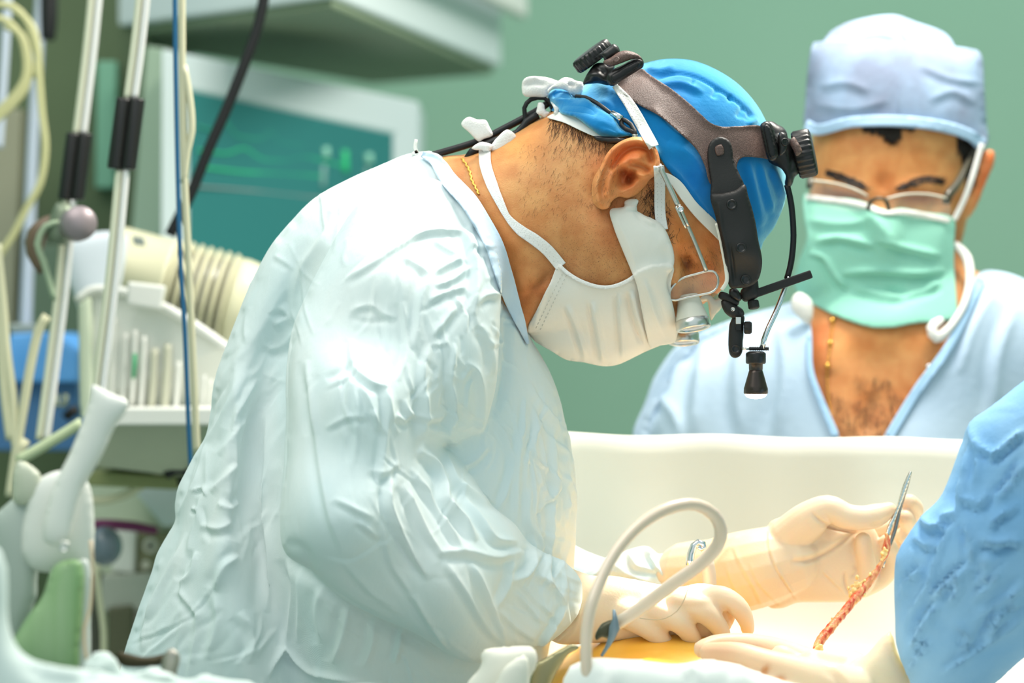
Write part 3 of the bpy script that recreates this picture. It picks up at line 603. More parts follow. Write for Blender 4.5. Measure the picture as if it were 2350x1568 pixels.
# knot of the lower tie behind the neck
o = obj('tie_end', inflate(c4((283,535),(325,493),(380,508),(430,512),(452,550),(472,602),(420,625),(388,640),(330,585)), 3, 7, -.012, 1.), M['tie'], msk); recalc(o)
o = obj('tie_end', inflate(c4((400,660),(455,665),(490,625),(560,568),(615,615),(560,680),(508,712),(460,700),(420,705)), 3, 7, -.022, 1.), M['tie'], msk); recalc(o)
o = obj('tie_knot', inflate(c4((345,680),(400,643),(440,648),(470,662),(455,700),(400,690),(375,692)), 3, 12, -.025, 1.3), M['tie'], msk); recalc(o)
# knot of the cap ties at the back of the head
o = obj('tie_bow', inflate(cA((92,600),(112,540),(190,500),(300,500),(400,512),(500,545),(530,560),(520,640),(430,650),(400,740),(250,745),(140,742),(100,700)), 3, 14, -.012, 1.), M['tie'], cap); recalc(o)
sculpt(o.data, [(cA((120,610),(250,580),(400,600)), 6, -3), (cA((110,600),(150,540),(300,520)), 4, 2)])
o = obj('tie_bow', inflate(cA((400,660),(470,600),(540,545),(600,512),(680,520),(740,550),(825,575),(812,700),(720,742),(640,680),(560,650),(470,640),(410,700)), 3, 14, -.02, 1.), M['tie'], cap); recalc(o)
sculpt(o.data, [(cA((640,600),(700,600),(740,620)), 4, -2.5), (cA((560,560),(660,640),(700,720)), 6, 2)])
o = obj('tie_end', inflate(cA((262,950),(275,870),(290,815),(335,812),(365,850),(375,900),(425,940),(380,1000),(330,980),(290,965)), 3, 14, -.014, 1.), M['tie'], cap); recalc(o)
o = obj('tie_end', inflate(cA((440,800),(500,850),(545,890),(520,940),(470,955),(480,900)), 3, 8, -.03, 1.), M['tie'], cap); recalc(o)
# ---------------------------------------------------------------- hair at the nape, sideburn, fuzz on the neck
r_ = random.Random(4); seeds = []
for i in range(520):
    t = r_.random(); x = 1262+t*225; y = 268+t*68+abs(r_.gauss(0, 22)); d = 1.95-.5*t+r_.gauss(0, .22); l = r_.uniform(10, 26)
    seeds.append((x, y, math.cos(d), math.sin(d), l, r_.uniform(-.12, .12)))
nape = seeds; seeds = []
for i in range(420):
    x = r_.gauss(1502, 17); y = r_.uniform(420, 560); x += (y-480)*.18; d = 1.7+r_.gauss(0, .5); seeds.append((x, y, math.cos(d), math.sin(d), r_.uniform(12, 26), r_.uniform(-.4, .4)))
earP = np.array(ear_px, float); seeds = [q for q in seeds if not inside(np.array([[q[0], q[1]]]), earP)[0] and not inside(np.array([[q[0]+q[2]*q[4]*.7, q[1]+q[3]*q[4]*.7]]), earP)[0]]
obj('sideburn', strands(seeds, bodybvh, .00019), M['hair'], surgeon)
seeds = [q for q in nape if not inside(np.array([[q[0], q[1]]]), earP)[0] and not inside(np.array([[q[0]+q[2]*q[4]*.7, q[1]+q[3]*q[4]*.7]]), earP)[0]]
obj('hair', strands(seeds, bodybvh, .00019), M['hair'], surgeon)
seeds = []
for i in range(420):
    x = r_.uniform(1190, 1420); y = 330+r_.random()**1.3*170; d = 1.9+r_.gauss(0, .35); seeds.append((x, y, math.cos(d), math.sin(d), r_.uniform(7, 16), r_.uniform(-.2, .2)))
obj('neck_hair', strands(seeds, bodybvh, .00009, 4, .0008), M['hair'], surgeon); seeds = []
for i in range(160):
    x = r_.uniform(1560, 1660); y = r_.uniform(560, 660); d = 1.2+r_.gauss(0, .3); seeds.append((x, y, math.cos(d), math.sin(d), r_.uniform(6, 14), r_.uniform(-.2, .2)))
obj('temple_hair', strands(seeds, bodybvh, .00009, 4, .0008), M['hair'], surgeon)
seeds = []
for i in range(1500):
    x = r_.gauss(1360, 75); y = r_.gauss(590, 50); d = 2.2+r_.gauss(0, .5); seeds.append((x, y, math.cos(d), math.sin(d), r_.uniform(1.6, 3), 0))
obj('beard_stubble', strands(seeds, bodybvh, .00010, 3, .0003), M['hair'], surgeon)
# ---------------------------------------------------------------- gold necklace
nk = []; L = spline([(1060,364),(1070,378),(1078,395),(1082,412),(1092,432),(1098,445)], False, 2.2)
for i, p in enumerate(L):
    y = cast_y(both, [p])[0]
    if not np.isnan(y): nk.append(ball(at(p[0]+1.3*math.sin(i*1.2), p[1], y-.0012), (.0012, .001, .00085), 8, 6))
tag(obj('necklace', join(*nk), M['gold']), 'thin twisted gold chain on the bare neck of the bending surgeon', 'necklace')
# ---------------------------------------------------------------- headlight worn over the cap
rig = thing('surgical_headlight', 'black and brown headband with two knobs and a small lamp over the blue cap', 'headlight')
strap = c5((320,203),(355,228),(400,260),(500,325),(600,405),(680,480),(735,528),(800,550),(900,548),(1040,550),(1075,640),(1090,742),(1030,738),(940,733),(905,750),(890,800),(895,880),(740,900),(720,870),(700,790),(650,690),(560,600),(430,490),(300,418),(230,368),(190,335),(150,298),(230,250))
o = obj('strap', patch(strap, capbvh, .004, .0016, 4, 30), M['leather'], rig); recalc(o); strapb = bvh_of(o)
def sY(px, py): 
    y = cast_y(strapb, [(px, py)])[0]; return y if not np.isnan(y) else -.05
# rear housing and knob
yr = -.045
g = solid('rear_housing', cA((828,592),(845,525),(900,430),(975,345),(1080,335),(1200,370),(1180,480),(1150,600),(1000,582),(900,590)), yr, M['black'], rig, lam=34, s=3, k=1.3)
sculpt(g.data, [(cA((900,500),(1000,480),(1100,560)), 6, 2.), (cA((950,370),(1050,420),(1100,480)), 7, -2)])
solid('strap_buckle', cA((1108,495),(1170,425),(1300,360),(1420,295),(1500,275),(1550,310),(1550,380),(1500,420),(1300,545),(1195,615),(1130,595)), yr-.022, M['black'], rig, lam=9, s=3)
solid('buckle_slot', cA((1160,500),(1250,430),(1400,345),(1490,310),(1515,340),(1490,390),(1320,510),(1200,575)), yr-.027, M['rubber'], rig, lam=4, s=3)
g = solid('housing_lug', cA((1068,322),(1160,270),(1240,215),(1320,188),(1420,203),(1500,245),(1545,310),(1480,285),(1400,298),(1260,350),(1150,385),(1110,370)), yr-.026, M['leather'], rig, lam=12, s=3, k=1.4)
obj('rivet', lathe([(.0001, 0), (.0026, 0), (.0026, .0012), (.002, .0018), (.0015, .0012), (.0006, .0015)], at(1180+1230*.19128, 80+300*.19128, yr-.0325), (-.2, -1, .35), 24), M['leather'], rig)
solid('knob_lever', cA((940,295),(1040,215),(1130,150),(1190,108),(1250,145),(1268,225),(1180,275),(1090,315),(1060,260),(1000,260)), yr-.02, M['black'], rig, lam=12, s=3)
def dial(name, px, py, Y, r, th, axis, mat_):
    rr = r/2600; t = th/2600
    return obj(name, lathe([(rr*.5, -.001), (rr*.93, -.0005), (rr, .0015), (rr, t-.002), (rr*.94, t), (rr*.8, t+.0008), (rr*.3, t+.001)], at(px, py, Y), axis, 96, 24, -.055), mat_, rig)
dial('adjustment_knob', 1180+985*.19128, 80+310*.19128, -.035, 49, 27, (-.60, -.12, .79), M['black'])
# front housing and knob
yf_ = -.03
g = solid('front_housing', cB((800,150),(870,128),(960,138),(1040,188),(1120,230),(1180,310),(1200,400),(1250,430),(1330,700),(1375,800),(1375,980),(1310,1050),(1262,1180),(1180,1222),(1148,1150),(1160,1020),(1080,900),(960,842),(880,780),(860,600),(820,350)), yf_, M['black'], rig, lam=26, s=3, k=1.4)
sculpt(g.data, [(cB((960,860),(1100,880),(1200,1000),(1220,1150)), 6, 2.), (cB((1230,500),(1270,700),(1250,950)), 6, -1.5), (cB((1040,330),(1040,620)), 4, 2.)])
solid('strap_buckle', cB((745,200),(800,145),(870,135),(930,180),(990,330),(1045,560),(1050,650),(1020,740),(950,785),(880,760),(830,640),(780,420)), yf_-.026, M['black'], rig, lam=7, s=3)
solid('buckle_slot', cB((800,215),(860,185),(920,260),(960,420),(1010,600),(1000,700),(940,735),(890,680),(850,500)), yf_-.031, M['rubber'], rig, lam=3, s=3)
solid('housing_lug', cB((1030,420),(1045,340),(1080,305),(1160,330),(1200,420),(1200,560),(1160,640),(1060,700),(1040,560)), yf_-.026, M['black'], rig, lam=8, s=3)
obj('rivet', lathe([(.0001, 0), (.0034, 0), (.0034, .0012), (.0026, .0018), (.002, .0012), (.0008, .0015)], at(1640+1140*.14031, 260+470*.14031, yf_-.0305), (.35, -1, .05), 24), M['black'], rig)
dial('adjustment_knob', 1640+1330*.14031, 260+690*.14031, -.02, 55, 40, (.97, -.16, .2), M['black'])
solid('knob_lever', cB((1245,430),(1300,388),(1360,470),(1425,590),(1430,640),(1340,700),(1290,610),(1240,520)), yf_-.022, M['leather'], rig, lam=10, s=3)
obj('knob_shaft', tube([at(1800, 350, -.02), at(1830, 345, -.02)], .009, 20), M['black'], rig)
# side arm
ya = sY(1650, 346)-.006
arm = {(1650,346): ya, (1690,450): ya-.004, (1700,560): ya-.004, (1705,640): ya+.012}
solid('side_arm', c5((715,700),(735,640),(790,612),(845,635),(866,690),(870,740),(900,820),(935,900),(945,980),(745,980),(735,880),(720,790)), arm, M['matte'], rig, lam=4, s=3, k=1.)
solid('arm_pivot', [(1641,338),(1656,332),(1662,352),(1646,358)], ya-.0028, M['leather'], rig, lam=2, s=2)
arm2 = {k: v-.004 for k, v in arm.items()}
g = solid('arm_sleeve', c5((733,958),(800,950),(880,932),(938,898),(958,960),(985,1050),(1004,1130),(1020,1230),(1042,1340),(1038,1410),(1012,1480),(960,1512),(900,1520),(850,1515),(832,1440),(815,1330),(792,1210),(765,1100)), arm2, M['matte'], rig, lam=6, s=3, k=1.3)
sculpt(g.data, [(c5((780,1000),(800,1150),(835,1300),(850,1500)), 5, 2., 'f'), (c5((845,1250),(870,1400),(880,1500)), 4, -2.)])
for x, y in ((860, 1018), (917, 1278), (945, 1468)):
    p = c5((x, y))[0]; yy = cast_y(bvh_of(g), [p])[0]; disc('rivet', p[0], p[1], (yy if not np.isnan(yy) else ya)+.0006, 12, M['black'], rig, .0018)
# lower joints
yj = -.045
solid('rod_mount', cC((840,500),(860,435),(975,340),(1012,355),(1022,420),(1035,480),(1000,530),(885,562)), yj, M['matte'], rig, lam=14, s=3, k=1.3)
solid('rod', cC((960,452),(1030,428),(1495,264),(1512,300),(1522,340),(1005,520)), yj, M['matte'], rig, lam=6, s=3, closed_spline=False) if False else obj('rod', box((at(1250/1*.23599+1500, 560+392*.23599, yj)), (abs(590*.23599/2600), .008, .0072), Matrix.Rotation(-math.atan2(176, 500), 3, 'Y'), .001), M['matte'], rig, smooth=False)
solid('joint_block', cC((630,520),(652,465),(740,490),(832,555),(812,602),(720,570)), yj, M['matte'], rig, lam=8, s=3, k=1.3)
solid('joint_block', cC((740,440),(800,430),(860,520),(830,560),(740,500)), yj-.004, M['black'], rig, lam=8, s=3, k=1.3)
solid('joint_link', cC((655,560),(700,540),(820,605),(868,640),(882,690),(850,715),(770,722),(690,665)), yj, M['matte'], rig, lam=9, s=3, k=1.2)
disc('joint_screw', *cC((770,635))[0], yj-.0035, 5, M['steel'], rig); disc('joint_screw', *cC((845,665))[0], yj-.0035, 5, M['black'], rig)
solid('clamp_body', cC((778,702),(878,700),(876,800),(874,900),(868,940),(862,1050),(835,1095),(798,1110),(760,1100),(735,1060),(726,960),(736,790),(750,752)), yj+.003, M['matte'], rig, lam=7, s=3, k=1.3, step=3)
obj('clamp_window', box(at(*cC((823, 745))[0], yj-.0045), (.0046, .003, .006), 0, .0004), M['silver'], rig, smooth=False)
obj('clamp_slot', box(at(*cC((823, 810))[0], yj-.0042), (.0046, .003, .005), 0, .0004), M['rubber'], rig, smooth=False)
disc('clamp_screw', *cC((800,1022))[0], yj-.0008, 10, M['black'], rig)
obj('clamp_knob', lathe([(.002, 0), (.0048, 0), (.0055, .0012), (.0055, .0052), (.0045, .0066), (.001, .0066)], at(*cC((880, 815))[0], yj), (1, -.15, .0), 48, 14, -.06), M['matte'], rig)
obj('clamp_knob', lathe([(.002, 0), (.0042, 0), (.005, .001), (.005, .0062), (.004, .0072), (.001, .0072)], at(*cC((965, 552))[0], yj), (.15, -.2, -1), 48, 12, -.05), M['matte'], rig)
obj('hinge_pin', tube([at(*cC((855,1017))[0], yj), at(*cC((940,1020))[0], yj)], .0011, 10), M['steel'], rig)
obj('hinge_thread', lathe([(.0013+(.0006 if i % 2 else 0), i*.0008) for i in range(22)], at(*cC((930,1019))[0], yj), (1, 0, 0), 14), M['black'], rig)
b = at(*cC((994,1060))[0], yj); q = .23599/2600
obj('lamp_collar', lathe([(30*q, -18*q), (70*q, -14*q), (92*q, 0), (96*q, 12*q), (96*q, 92*q), (88*q, 104*q), (68*q, 106*q), (66*q, 160*q), (60*q, 170*q)], b, (0, 0, -1), 40), M['black'], rig)
obj('lamp_body', lathe([(50*q, 158*q), (64*q, 165*q), (72*q, 190*q), (108*q, 318*q), (115*q, 340*q), (116*q, 385*q), (108*q, 392*q), (40*q, 390*q)], b, (0, 0, -1), 48), mat('gunmetal', (70, 62, 58), .3, metal=.7), rig)
obj('lamp_lens', lathe([(106*q, 386*q), (104*q, 402*q), (88*q, 420*q), (56*q, 434*q), (5*q, 440*q)], b, (0, 0, -1), 40), M['lamp'], rig)
obj('lamp_cable', tube([at(1806,424,-.03), at(1816,470,-.03), at(1821,540,-.032), at(1816,600,-.035), at(1806,640,-.038)], .0027, 14), M['rubber'], rig)
obj('lamp_neck', tube([at(1808,636,-.038), at(1798,672,-.04), at(1780,718,-.042), at(1764,752,-.044), at(1753,780,-.045), at(1749,800,-.045)], .0024, 14), M['chrome'], rig)
light('headlight_beam', 'SPOT', b+Vector((0, 0, -450*q)), b+Vector((-.075, -.022, -.17)), 9, (1, .9, .74), .006, spot_size=.6, spot_blend=.7)
# ---------------------------------------------------------------- loupe glasses
lp = thing('loupe_glasses', 'wire framed glasses with two cream magnifying loupes over the eyes of the bending surgeon', 'glasses')
obj('temple_arm', join(tube([at(1512,378,-.084), at(1536,428,-.080), at(1556,472,-.077)], .0022, 8), tube([at(1560,480,-.076), at(1590,545,-.068), at(1621,622,-.058)], .0018, 8)), M['silver'], lp)
obj('temple_hinge', join(tube([at(1558,470,-.079), at(1580,520,-.073)], .0014, 8), tube([at(1551,474,-.079), at(1574,524,-.073)], .0012, 8)), M['steel'], lp)
disc('hinge_screw', 1562, 480, -.079, 7, M['chrome'], lp)
solid('temple_tip', [(1362,313),(1372,312),(1440,319),(1425,330),(1400,330),(1372,324)], ye-.004, M['black'], lp, lam=5, s=3)
fr = cC((420,290),(270,338),(172,430),(146,505),(165,545),(215,548),(330,520),(450,495),(560,470),(612,425),(628,350),(600,280),(540,262))
P3 = [at(x, y, -.052+.0*(x-1500)) for x, y in fr]
obj('lens_frame', tube(P3, .0011, 8, .003, closed=True), M['silver'], lp)
o = obj('lens', inflate(fr, 4, 5, -.052, .5), M['lens'], lp); recalc(o)
def loupe(cx0, cy0, r0, cx1, cy1, r1, Y):
    a = at(*cC((cx0, cy0))[0], Y); e = at(*cC((cx1, cy1))[0], Y); ax = (e-a); ax.y = -.004; L = ax.length
    obj('loupe_barrel', lathe([(r0*q*.6, 0), (r0*q, .0004), (r0*q*1.04, .003), (r1*q*.97, L*.97), (r1*q, L)], a, ax, 48), M['cream'], lp)
    obj('loupe_ring', lathe([(r1*q*.9, L-.001), (r1*q*1.02, L), (r1*q*1.03, L+.007), (r1*q*.97, L+.0085), (r1*q*.88, L+.0086), (r1*q*.84, L+.0076), (r1*q*.84, L+.004)], a, ax, 48), M['silver'], lp)
    obj('loupe_glass', lathe([(r1*q*.86, L+.0066), (r1*q*.6, L+.0078), (r1*q*.05, L+.0082)], a, ax, 40), M['glass'], lp)
loupe(335, 500, 100, 372, 740, 162, -.038)
loupe(280, 650, 95, 288, 880, 150, .022)
o = solid('loupe_bridge', cC((430,500),(545,495),(600,540),(640,528),(668,560),(660,620),(600,690),(560,745),(545,690),(520,560),(460,560)), -.022, M['cream'], lp, lam=8, s=3)
solid('loupe_bridge', cC((555,490),(610,480),(640,520),(590,560)), -.018, mat('clear_plastic', (190,190,150), .2, alpha=.5), lp, lam=6, s=3)
cord = tag(thing('glasses_cord', 'black braided cord holding the loupe glasses, running from the ear over the blue cap', 'cord'))
def onb(p, off, b=None):
    y = cast_y(b or allc, [p])[0]; return at(p[0], p[1], (y if not np.isnan(y) else -.05)-off)
allc = BVHTree.FromPolygons(*join(*[(coords(q_.data), [p.vertices[:] for p in q_.data.polygons]) for q_ in (cap, body)]))
c1 = cA((740,738),(860,752),(980,812),(1080,880),(1172,952)); obj('braided_cord', tube([onb(p, .013-.001*i) for i, p in enumerate(c1)], .0018, 8), M['matte'], cord)
c2 = cA((1172,945),(1288,1012)); obj('crimp', tube([onb(p, .009) for p in c2], .0033, 12), M['chrome'], cord)
obj('cord_loop', join(tube([onb(p, .008) for p in cA((1285,1010),(1340,1030),(1400,1075),(1445,1150),(1452,1200))], .0019, 8), tube([onb(p, .008) for p in cA((1285,1015),(1290,1080),(1340,1130),(1400,1150),(1440,1180))], .0019, 8)), M['matte'], cord)
obj('spring', lathe([(.0022+(.0006 if i % 2 else 0), i*.0008) for i in range(8)], onb(cA((1448,1190))[0], .008), (0, 0, -1), 14), M['steel'], cord)
cab = thing('headlight_cable', 'black cable running along the nape from the headband into the surgeon gown', 'cable')
obj('cable', tube([at(*p, -.004) for p in c4((60,735),(135,715),(380,640),(560,552),(740,455),(800,412),(850,400))], .0032, 12), M['rubber'], cab)
obj('cable_loop', tube([at(*p, -.01) for p in c4((330,735),(400,690),(560,660),(640,595),(668,510),(662,440),(700,388),(780,378),(830,425),(835,470))], .0021, 10), M['rubber'], cab)
obj('cable_branch', tube([at(*p, -.012) for p in c4((320,745),(350,700),(480,640),(620,590),(680,520),(745,480))], .0036, 10), M['rubber'], cab)
# ---------------------------------------------------------------- gloved hands of the surgeon
def L(*p): return limb([(1600+x*.25532, 1060+y*.25532, Y, r*.25532) for x, y, Y, r in p])
hy = .035
fore = L((-60,1040,hy+.02,330),(150,1040,hy+.01,350),(420,985,hy,365),(640,930,hy,350),(800,890,hy,330))
palm = inflate(cH((640,560),(820,470),(1000,370),(1150,305),(1300,360),(1420,480),(1560,560),(1640,700),(1650,900),(1600,1100),(1480,1240),(1360,1262),(1100,1268),(900,1272),(760,1320),(640,1300),(600,900)), 3.5, 55, hy, .75)
thumb = L((820,680,hy-.010,190),(1010,520,hy-.020,170),(1180,425,hy-.026,128),(1340,490,hy-.028,116),(1500,505,hy-.026,112),(1620,480,hy-.024,108),(1720,435,hy-.022,74))
pinky = L((1400,1180,hy+.0,95),(1500,1080,hy-.006,98),(1520,930,hy-.014,88),(1500,800,hy-.019,80),(1490,705,hy-.021,73))
ring_ = L((1480,1130,hy+.010,100),(1660,1040,hy+.012,92),(1760,900,hy+.004,84),(1720,760,hy-.004,76),(1700,720,hy-.006,68))
midf = L((1450,1000,hy+.028,100),(1780,900,hy+.030,88),(1900,740,hy+.020,80),(1850,660,hy+.010,72))
index = L((1400,800,hy+.034,100),(1750,760,hy+.036,86),(1900,620,hy+.014,80),(1872,505,hy-.006,76))
tipb = L((1500,620,hy+.045,95),(1820,560,hy+.045,86),(1950,440,hy+.016,84),(1905,368,hy+.0,80))
me = union([fore, palm, thumb, pinky, ring_, midf, index, tipb], .0013, 5, 'glove')
sculpt(me, [(cH((1020,455),(1120,545),(1240,600),(1360,625),(1430,640)), 3.5, -2.6), (cH((1090,575),(1180,590),(1260,605)), 2.5, -1.2), (cH((840,900),(1000,890),(1150,830),(1290,735),(1420,625)), 5, -2.8), (cH((860,850),(1000,830),(1180,750),(1330,650)), 12, 2.2),
 (cH((1120,970),(1210,1060),(1320,1170)), 3.5, 1.2, 'f'), (cH((1330,980),(1320,1070),(1360,1200)), 4, -2.4), (cH((1400,920),(1430,980),(1380,1050)), 4, -1.6), (cH((640,600),(650,760),(720,960),(860,1180),(920,1275)), 3, 1.5, 'f'),
 (cH((330,760),(380,900),(520,1150),(600,1340)), 5, 1.0, 'f'), (cH((260,900),(320,1100),(460,1330)), 5, 1.0, 'f'), (cH((470,900),(560,1100),(760,1300)), 4, .8, 'f'), (cH((390,640),(310,720),(180,900)), 6, 1.2, 'f'), (cH((1560,560),(1640,560),(1720,500)), 5, -.8), (cH((1180,640),(1160,700)), 8, .6)])
paint(me, [(cH((300,1000))[0]+(95, 130, .0, (1.03, 1.02, .9))), (cH((1740,430))[0]+(22, 22, 0, (1, .93, .88))), (cH((1872,505))[0]+(22, 22, 0, (1, .92, .88))), (cH((1900,368))[0]+(24, 24, 0, (1, .93, .9)))])
obj('glove', None, M['glove'], surgeon, me=me)
# hand nearer the camera, working in the field
ny = -.075
def N(*p): return limb([(x, y, Y, r) for x, y, Y, r in p])
main = inflate([(1232,1330),(1240,1300),(1262,1286),(1312,1304),(1359,1320),(1404,1321),(1455,1329),(1506,1339),(1560,1346),(1605,1338),(1646,1345),(1678,1364),(1690,1400),(1680,1440),(1640,1468),(1560,1470),(1450,1474),(1350,1478),(1290,1480),(1250,1460),(1236,1400)], 5, 75, ny, .8)
me = union([main, N((1600,1375,ny-.012,30),(1655,1372,ny-.016,28),(1694,1394,ny-.018,24),(1712,1425,ny-.012,19),(1716,1448,ny-.004,15)), N((1560,1380,ny-.02,32),(1610,1400,ny-.026,28),(1650,1440,ny-.02,22),(1664,1480,ny-.008,17)),
 N((1500,1400,ny-.02,34),(1560,1430,ny-.026,26),(1590,1470,ny-.015,21),(1600,1510,ny,16)), N((1440,1410,ny-.018,34),(1500,1450,ny-.02,26),(1540,1500,ny-.01,20),(1550,1530,ny+.01,16)), N((1560,1400,ny+.03,30),(1600,1450,ny+.03,24),(1620,1500,ny+.02,18))], .0022, 6, 'glove')
sculpt(me, [([(1268,1290),(1300,1350),(1330,1400),(1322,1440),(1290,1480)], 6, 2., 'f'), ([(1340,1390),(1310,1440),(1270,1480)], 5, 2., 'f'), ([(1480,1360),(1560,1380),(1640,1380)], 8, 1, 'f'), ([(1665,1390),(1680,1430),(1697,1458)], 4, -2.)])
paint(me, [])
obj('glove', None, M['glove'], surgeon, me=me)
# ---------------------------------------------------------------- forceps and the strip of tissue
fc = thing('forceps', 'steel forceps pinched between gloved thumb and finger, gripping a red strip of tissue', 'forceps')
fy = hy-.034
o = obj('arm', inflate(cH((1905,92),(1918,85),(1930,100),(1890,230),(1850,340),(1815,430),(1790,500),(1748,610),(1715,700),(1690,800),(1665,900),(1648,945),(1632,940),(1650,860),(1672,760),(1695,640),(1720,560),(1760,480),(1800,380),(1825,290),(1850,210)), 2, 4, {cH((1915,100))[0]: fy+.006, cH((1800,450))[0]: fy+.008, cH((1650,930))[0]: fy-.004}, 1.), M['steel'], fc); recalc(o)
o = obj('arm', inflate(cH((1912,95),(1928,92),(1905,200),(1870,320),(1838,430),(1818,520),(1800,600),(1775,680),(1740,770),(1712,850),(1685,920),(1672,958),(1660,950),(1668,910),(1700,800),(1735,690),(1760,610),(1785,500),(1830,350),(1880,180)), 2, 4, {cH((1915,100))[0]: fy+.010, cH((1800,450))[0]: fy+.014, cH((1650,930))[0]: fy+.001}, 1.), mat('steel_shade', (150, 146, 142), .3, metal=1), fc); recalc(o)
obj('tip', join(tube([at(*p, fy-.003) for p in cH((1648,880),(1640,910),(1636,942),(1660,958))], .0008, 8), tube([at(*p, fy-.001) for p in cH((1690,890),(1680,920),(1672,950))], .0008, 8)), M['chrome'], fc)
mt = mat('tissue', (200, 52, 26), .3, var=(244, 190, 130), vs=130, stretch=(1, 1, .6), bump=.5, bs=500, sss=.3, coat=.4, distort=1.5)
tissue = thing('tissue_strip', 'long thin red strip of tissue with pale fat hanging from the forceps', 'tissue')
pth = cH((1697,640),(1712,700),(1700,770),(1690,830),(1660,900),(1610,990),(1520,1110),(1450,1200),(1370,1290),(1290,1390),(1220,1470))+[(1885,1468),(1874,1488),(1866,1500)]
rad_ = [.0012,.0022,.0036,.0032,.0018,.0032,.0040,.0044,.0040,.0038,.0040,.0042,.0034,.0014]
yy_ = [fy-.006]*5+[fy-.008, fy-.012, fy-.016, fy-.02, fy-.026, fy-.032, fy-.04, fy-.045, fy-.05]
v, f = tube([at(*p, y) for p, y in zip(pth, yy_)], rad_, 14, .002); r_ = random.Random(2)
v = [tuple(np.array(p)+np.array([r_.gauss(0, .00028) for _ in range(3)])) for p in v]
obj('vessel', (v, f), mt, tissue)
mf = mat('tissue_fat', (252, 226, 160), .35, var=(240, 190, 120), vs=300, sss=.3)
bl_ = []; lo_ = []
for cx, cy, n, s_, r0 in ((1440,1140,34,48,22),(1400,1190,14,28,20),(1555,1010,8,20,13),(1480,1110,10,24,16),(1675,830,10,18,16),(1690,790,8,20,14),(1250,1420,12,30,15),(1340,1300,8,20,12),(1660,880,5,10,12),(1290,1370,6,20,12)):
    for _ in range(n):
        p = cH((cx+r_.gauss(0, s_*.6), cy+r_.gauss(0, s_*.8)))[0]; q = r0*r_.uniform(.5, 1.)*.25532/2600; bl_.append(ball(at(*p, fy-.010-.00003*(p[1]-1260)+r_.gauss(0, .0012)), (q, q, q*r_.uniform(.8, 1.3)), 10, 7))
for _ in range(26):
    x = 1868+r_.random()*18; lo_.append(ball(at(x, 1502-(x-1868)*1.1+r_.gauss(0, 5), fy-.05), .0016*r_.uniform(.6, 1.2), 8, 6))
obj('fat', None, mf, tissue, me=union(bl_, .0006, 2, 'fat')); obj('fat', None, mf, tissue, me=union(lo_, .0006, 2, 'fat'))
# ---------------------------------------------------------------- second surgeon behind the drape
A_ = thing('person', 'masked person in pale blue scrubs and cap looking down behind the white drape', 'person')
aY = .46
ah = inflate([(1864,300),(1858,420),(1858,520),(1878,610),(1925,690),(1995,735),(2060,742),(2130,710),(2180,630),(2212,540),(2232,440),(2246,330),(2248,220),(2215,130),(2130,90),(2050,78),(1960,90),(1890,140),(1866,220)], 8, 330, aY, .95)
nose = inflate([(2010,470),(2040,470),(2062,500),(2075,560),(2040,590),(1995,570),(1988,500)], 5, 60, aY-.062, 1.)
anck = inflate([(1880,560),(2180,540),(2206,590),(2250,625),(2330,640),(2440,710),(2540,1000),(2540,1350),(1530,1350),(1505,1000),(1550,885),(1605,815),(1710,755),(1820,712),(1872,690)], 12, 150, {(2030,600): aY+.0, (2030,760): aY-.03, (1600,1000): aY+.0, (2400,1000): aY, (2030,1100): aY-.05}, .8)
earp = [(2250,352),(2268,340),(2284,345),(2284,370),(2268,410),(2256,440),(2240,480),(2222,502),(2210,490),(2222,440),(2238,390)]
aear = inflate(earp, 3, 12, aY-.015, 1.5)
me = union([ah, nose, anck, aear], .0045, 5, 'body')
sculpt(me, [([(1880,412),(1940,424),(1990,442)], 12, 4), ([(2050,440),(2100,424),(2160,425)], 12, 4), ([(1880,452),(1935,455),(1985,460)], 14, -6), ([(2060,468),(2110,462),(2165,470)], 14, -6), ([(1900,446),(1940,450),(1970,456)], 8, 3.5), ([(2075,466),(2110,462),(2145,466)], 8, 3.5),
 ([(2018,400),(2020,440)], 9, -2), ([(2030,400),(2032,440)], 9, -2), ([(1940,800),(2000,830),(2080,820)], 30, -2), ([(1900,780),(1900,860)], 20, 3), ([(2000,900),(1990,1000)], 16, -3), ([(2262,360),(2258,400),(2240,440)], 5, -4)])
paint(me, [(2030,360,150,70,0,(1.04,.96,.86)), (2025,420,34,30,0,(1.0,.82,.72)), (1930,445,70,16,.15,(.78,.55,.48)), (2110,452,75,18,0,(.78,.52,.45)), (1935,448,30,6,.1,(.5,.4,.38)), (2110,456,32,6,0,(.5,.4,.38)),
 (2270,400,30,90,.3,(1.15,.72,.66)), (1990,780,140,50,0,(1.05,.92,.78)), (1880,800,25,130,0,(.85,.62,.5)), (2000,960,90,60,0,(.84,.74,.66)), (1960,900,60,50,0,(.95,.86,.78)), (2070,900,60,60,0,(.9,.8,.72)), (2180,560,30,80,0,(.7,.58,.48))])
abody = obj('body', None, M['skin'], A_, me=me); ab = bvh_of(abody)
def apatch(name, out, m_, off=.003, th=.002, s=5, parent=None, **k):
    o = obj(name, patch(out, ab, off, th, s, **k), m_, parent or A_); return recalc(o)
mh = mat('black_hair', (38, 28, 24), .5)
r_ = random.Random(9); seeds = []
def hs(poly, n, d, l, sp=.2):
    P = np.array(poly, float); lo, hi = P.min(0), P.max(0); k = 0
    while k < n:
        x, y = r_.uniform(lo[0], hi[0]), r_.uniform(lo[1], hi[1])
        if inside(np.array([[x, y]]), P)[0]: a = d+r_.gauss(0, sp); seeds.append((x, y, math.cos(a), math.sin(a), r_.uniform(*l), 0)); k += 1
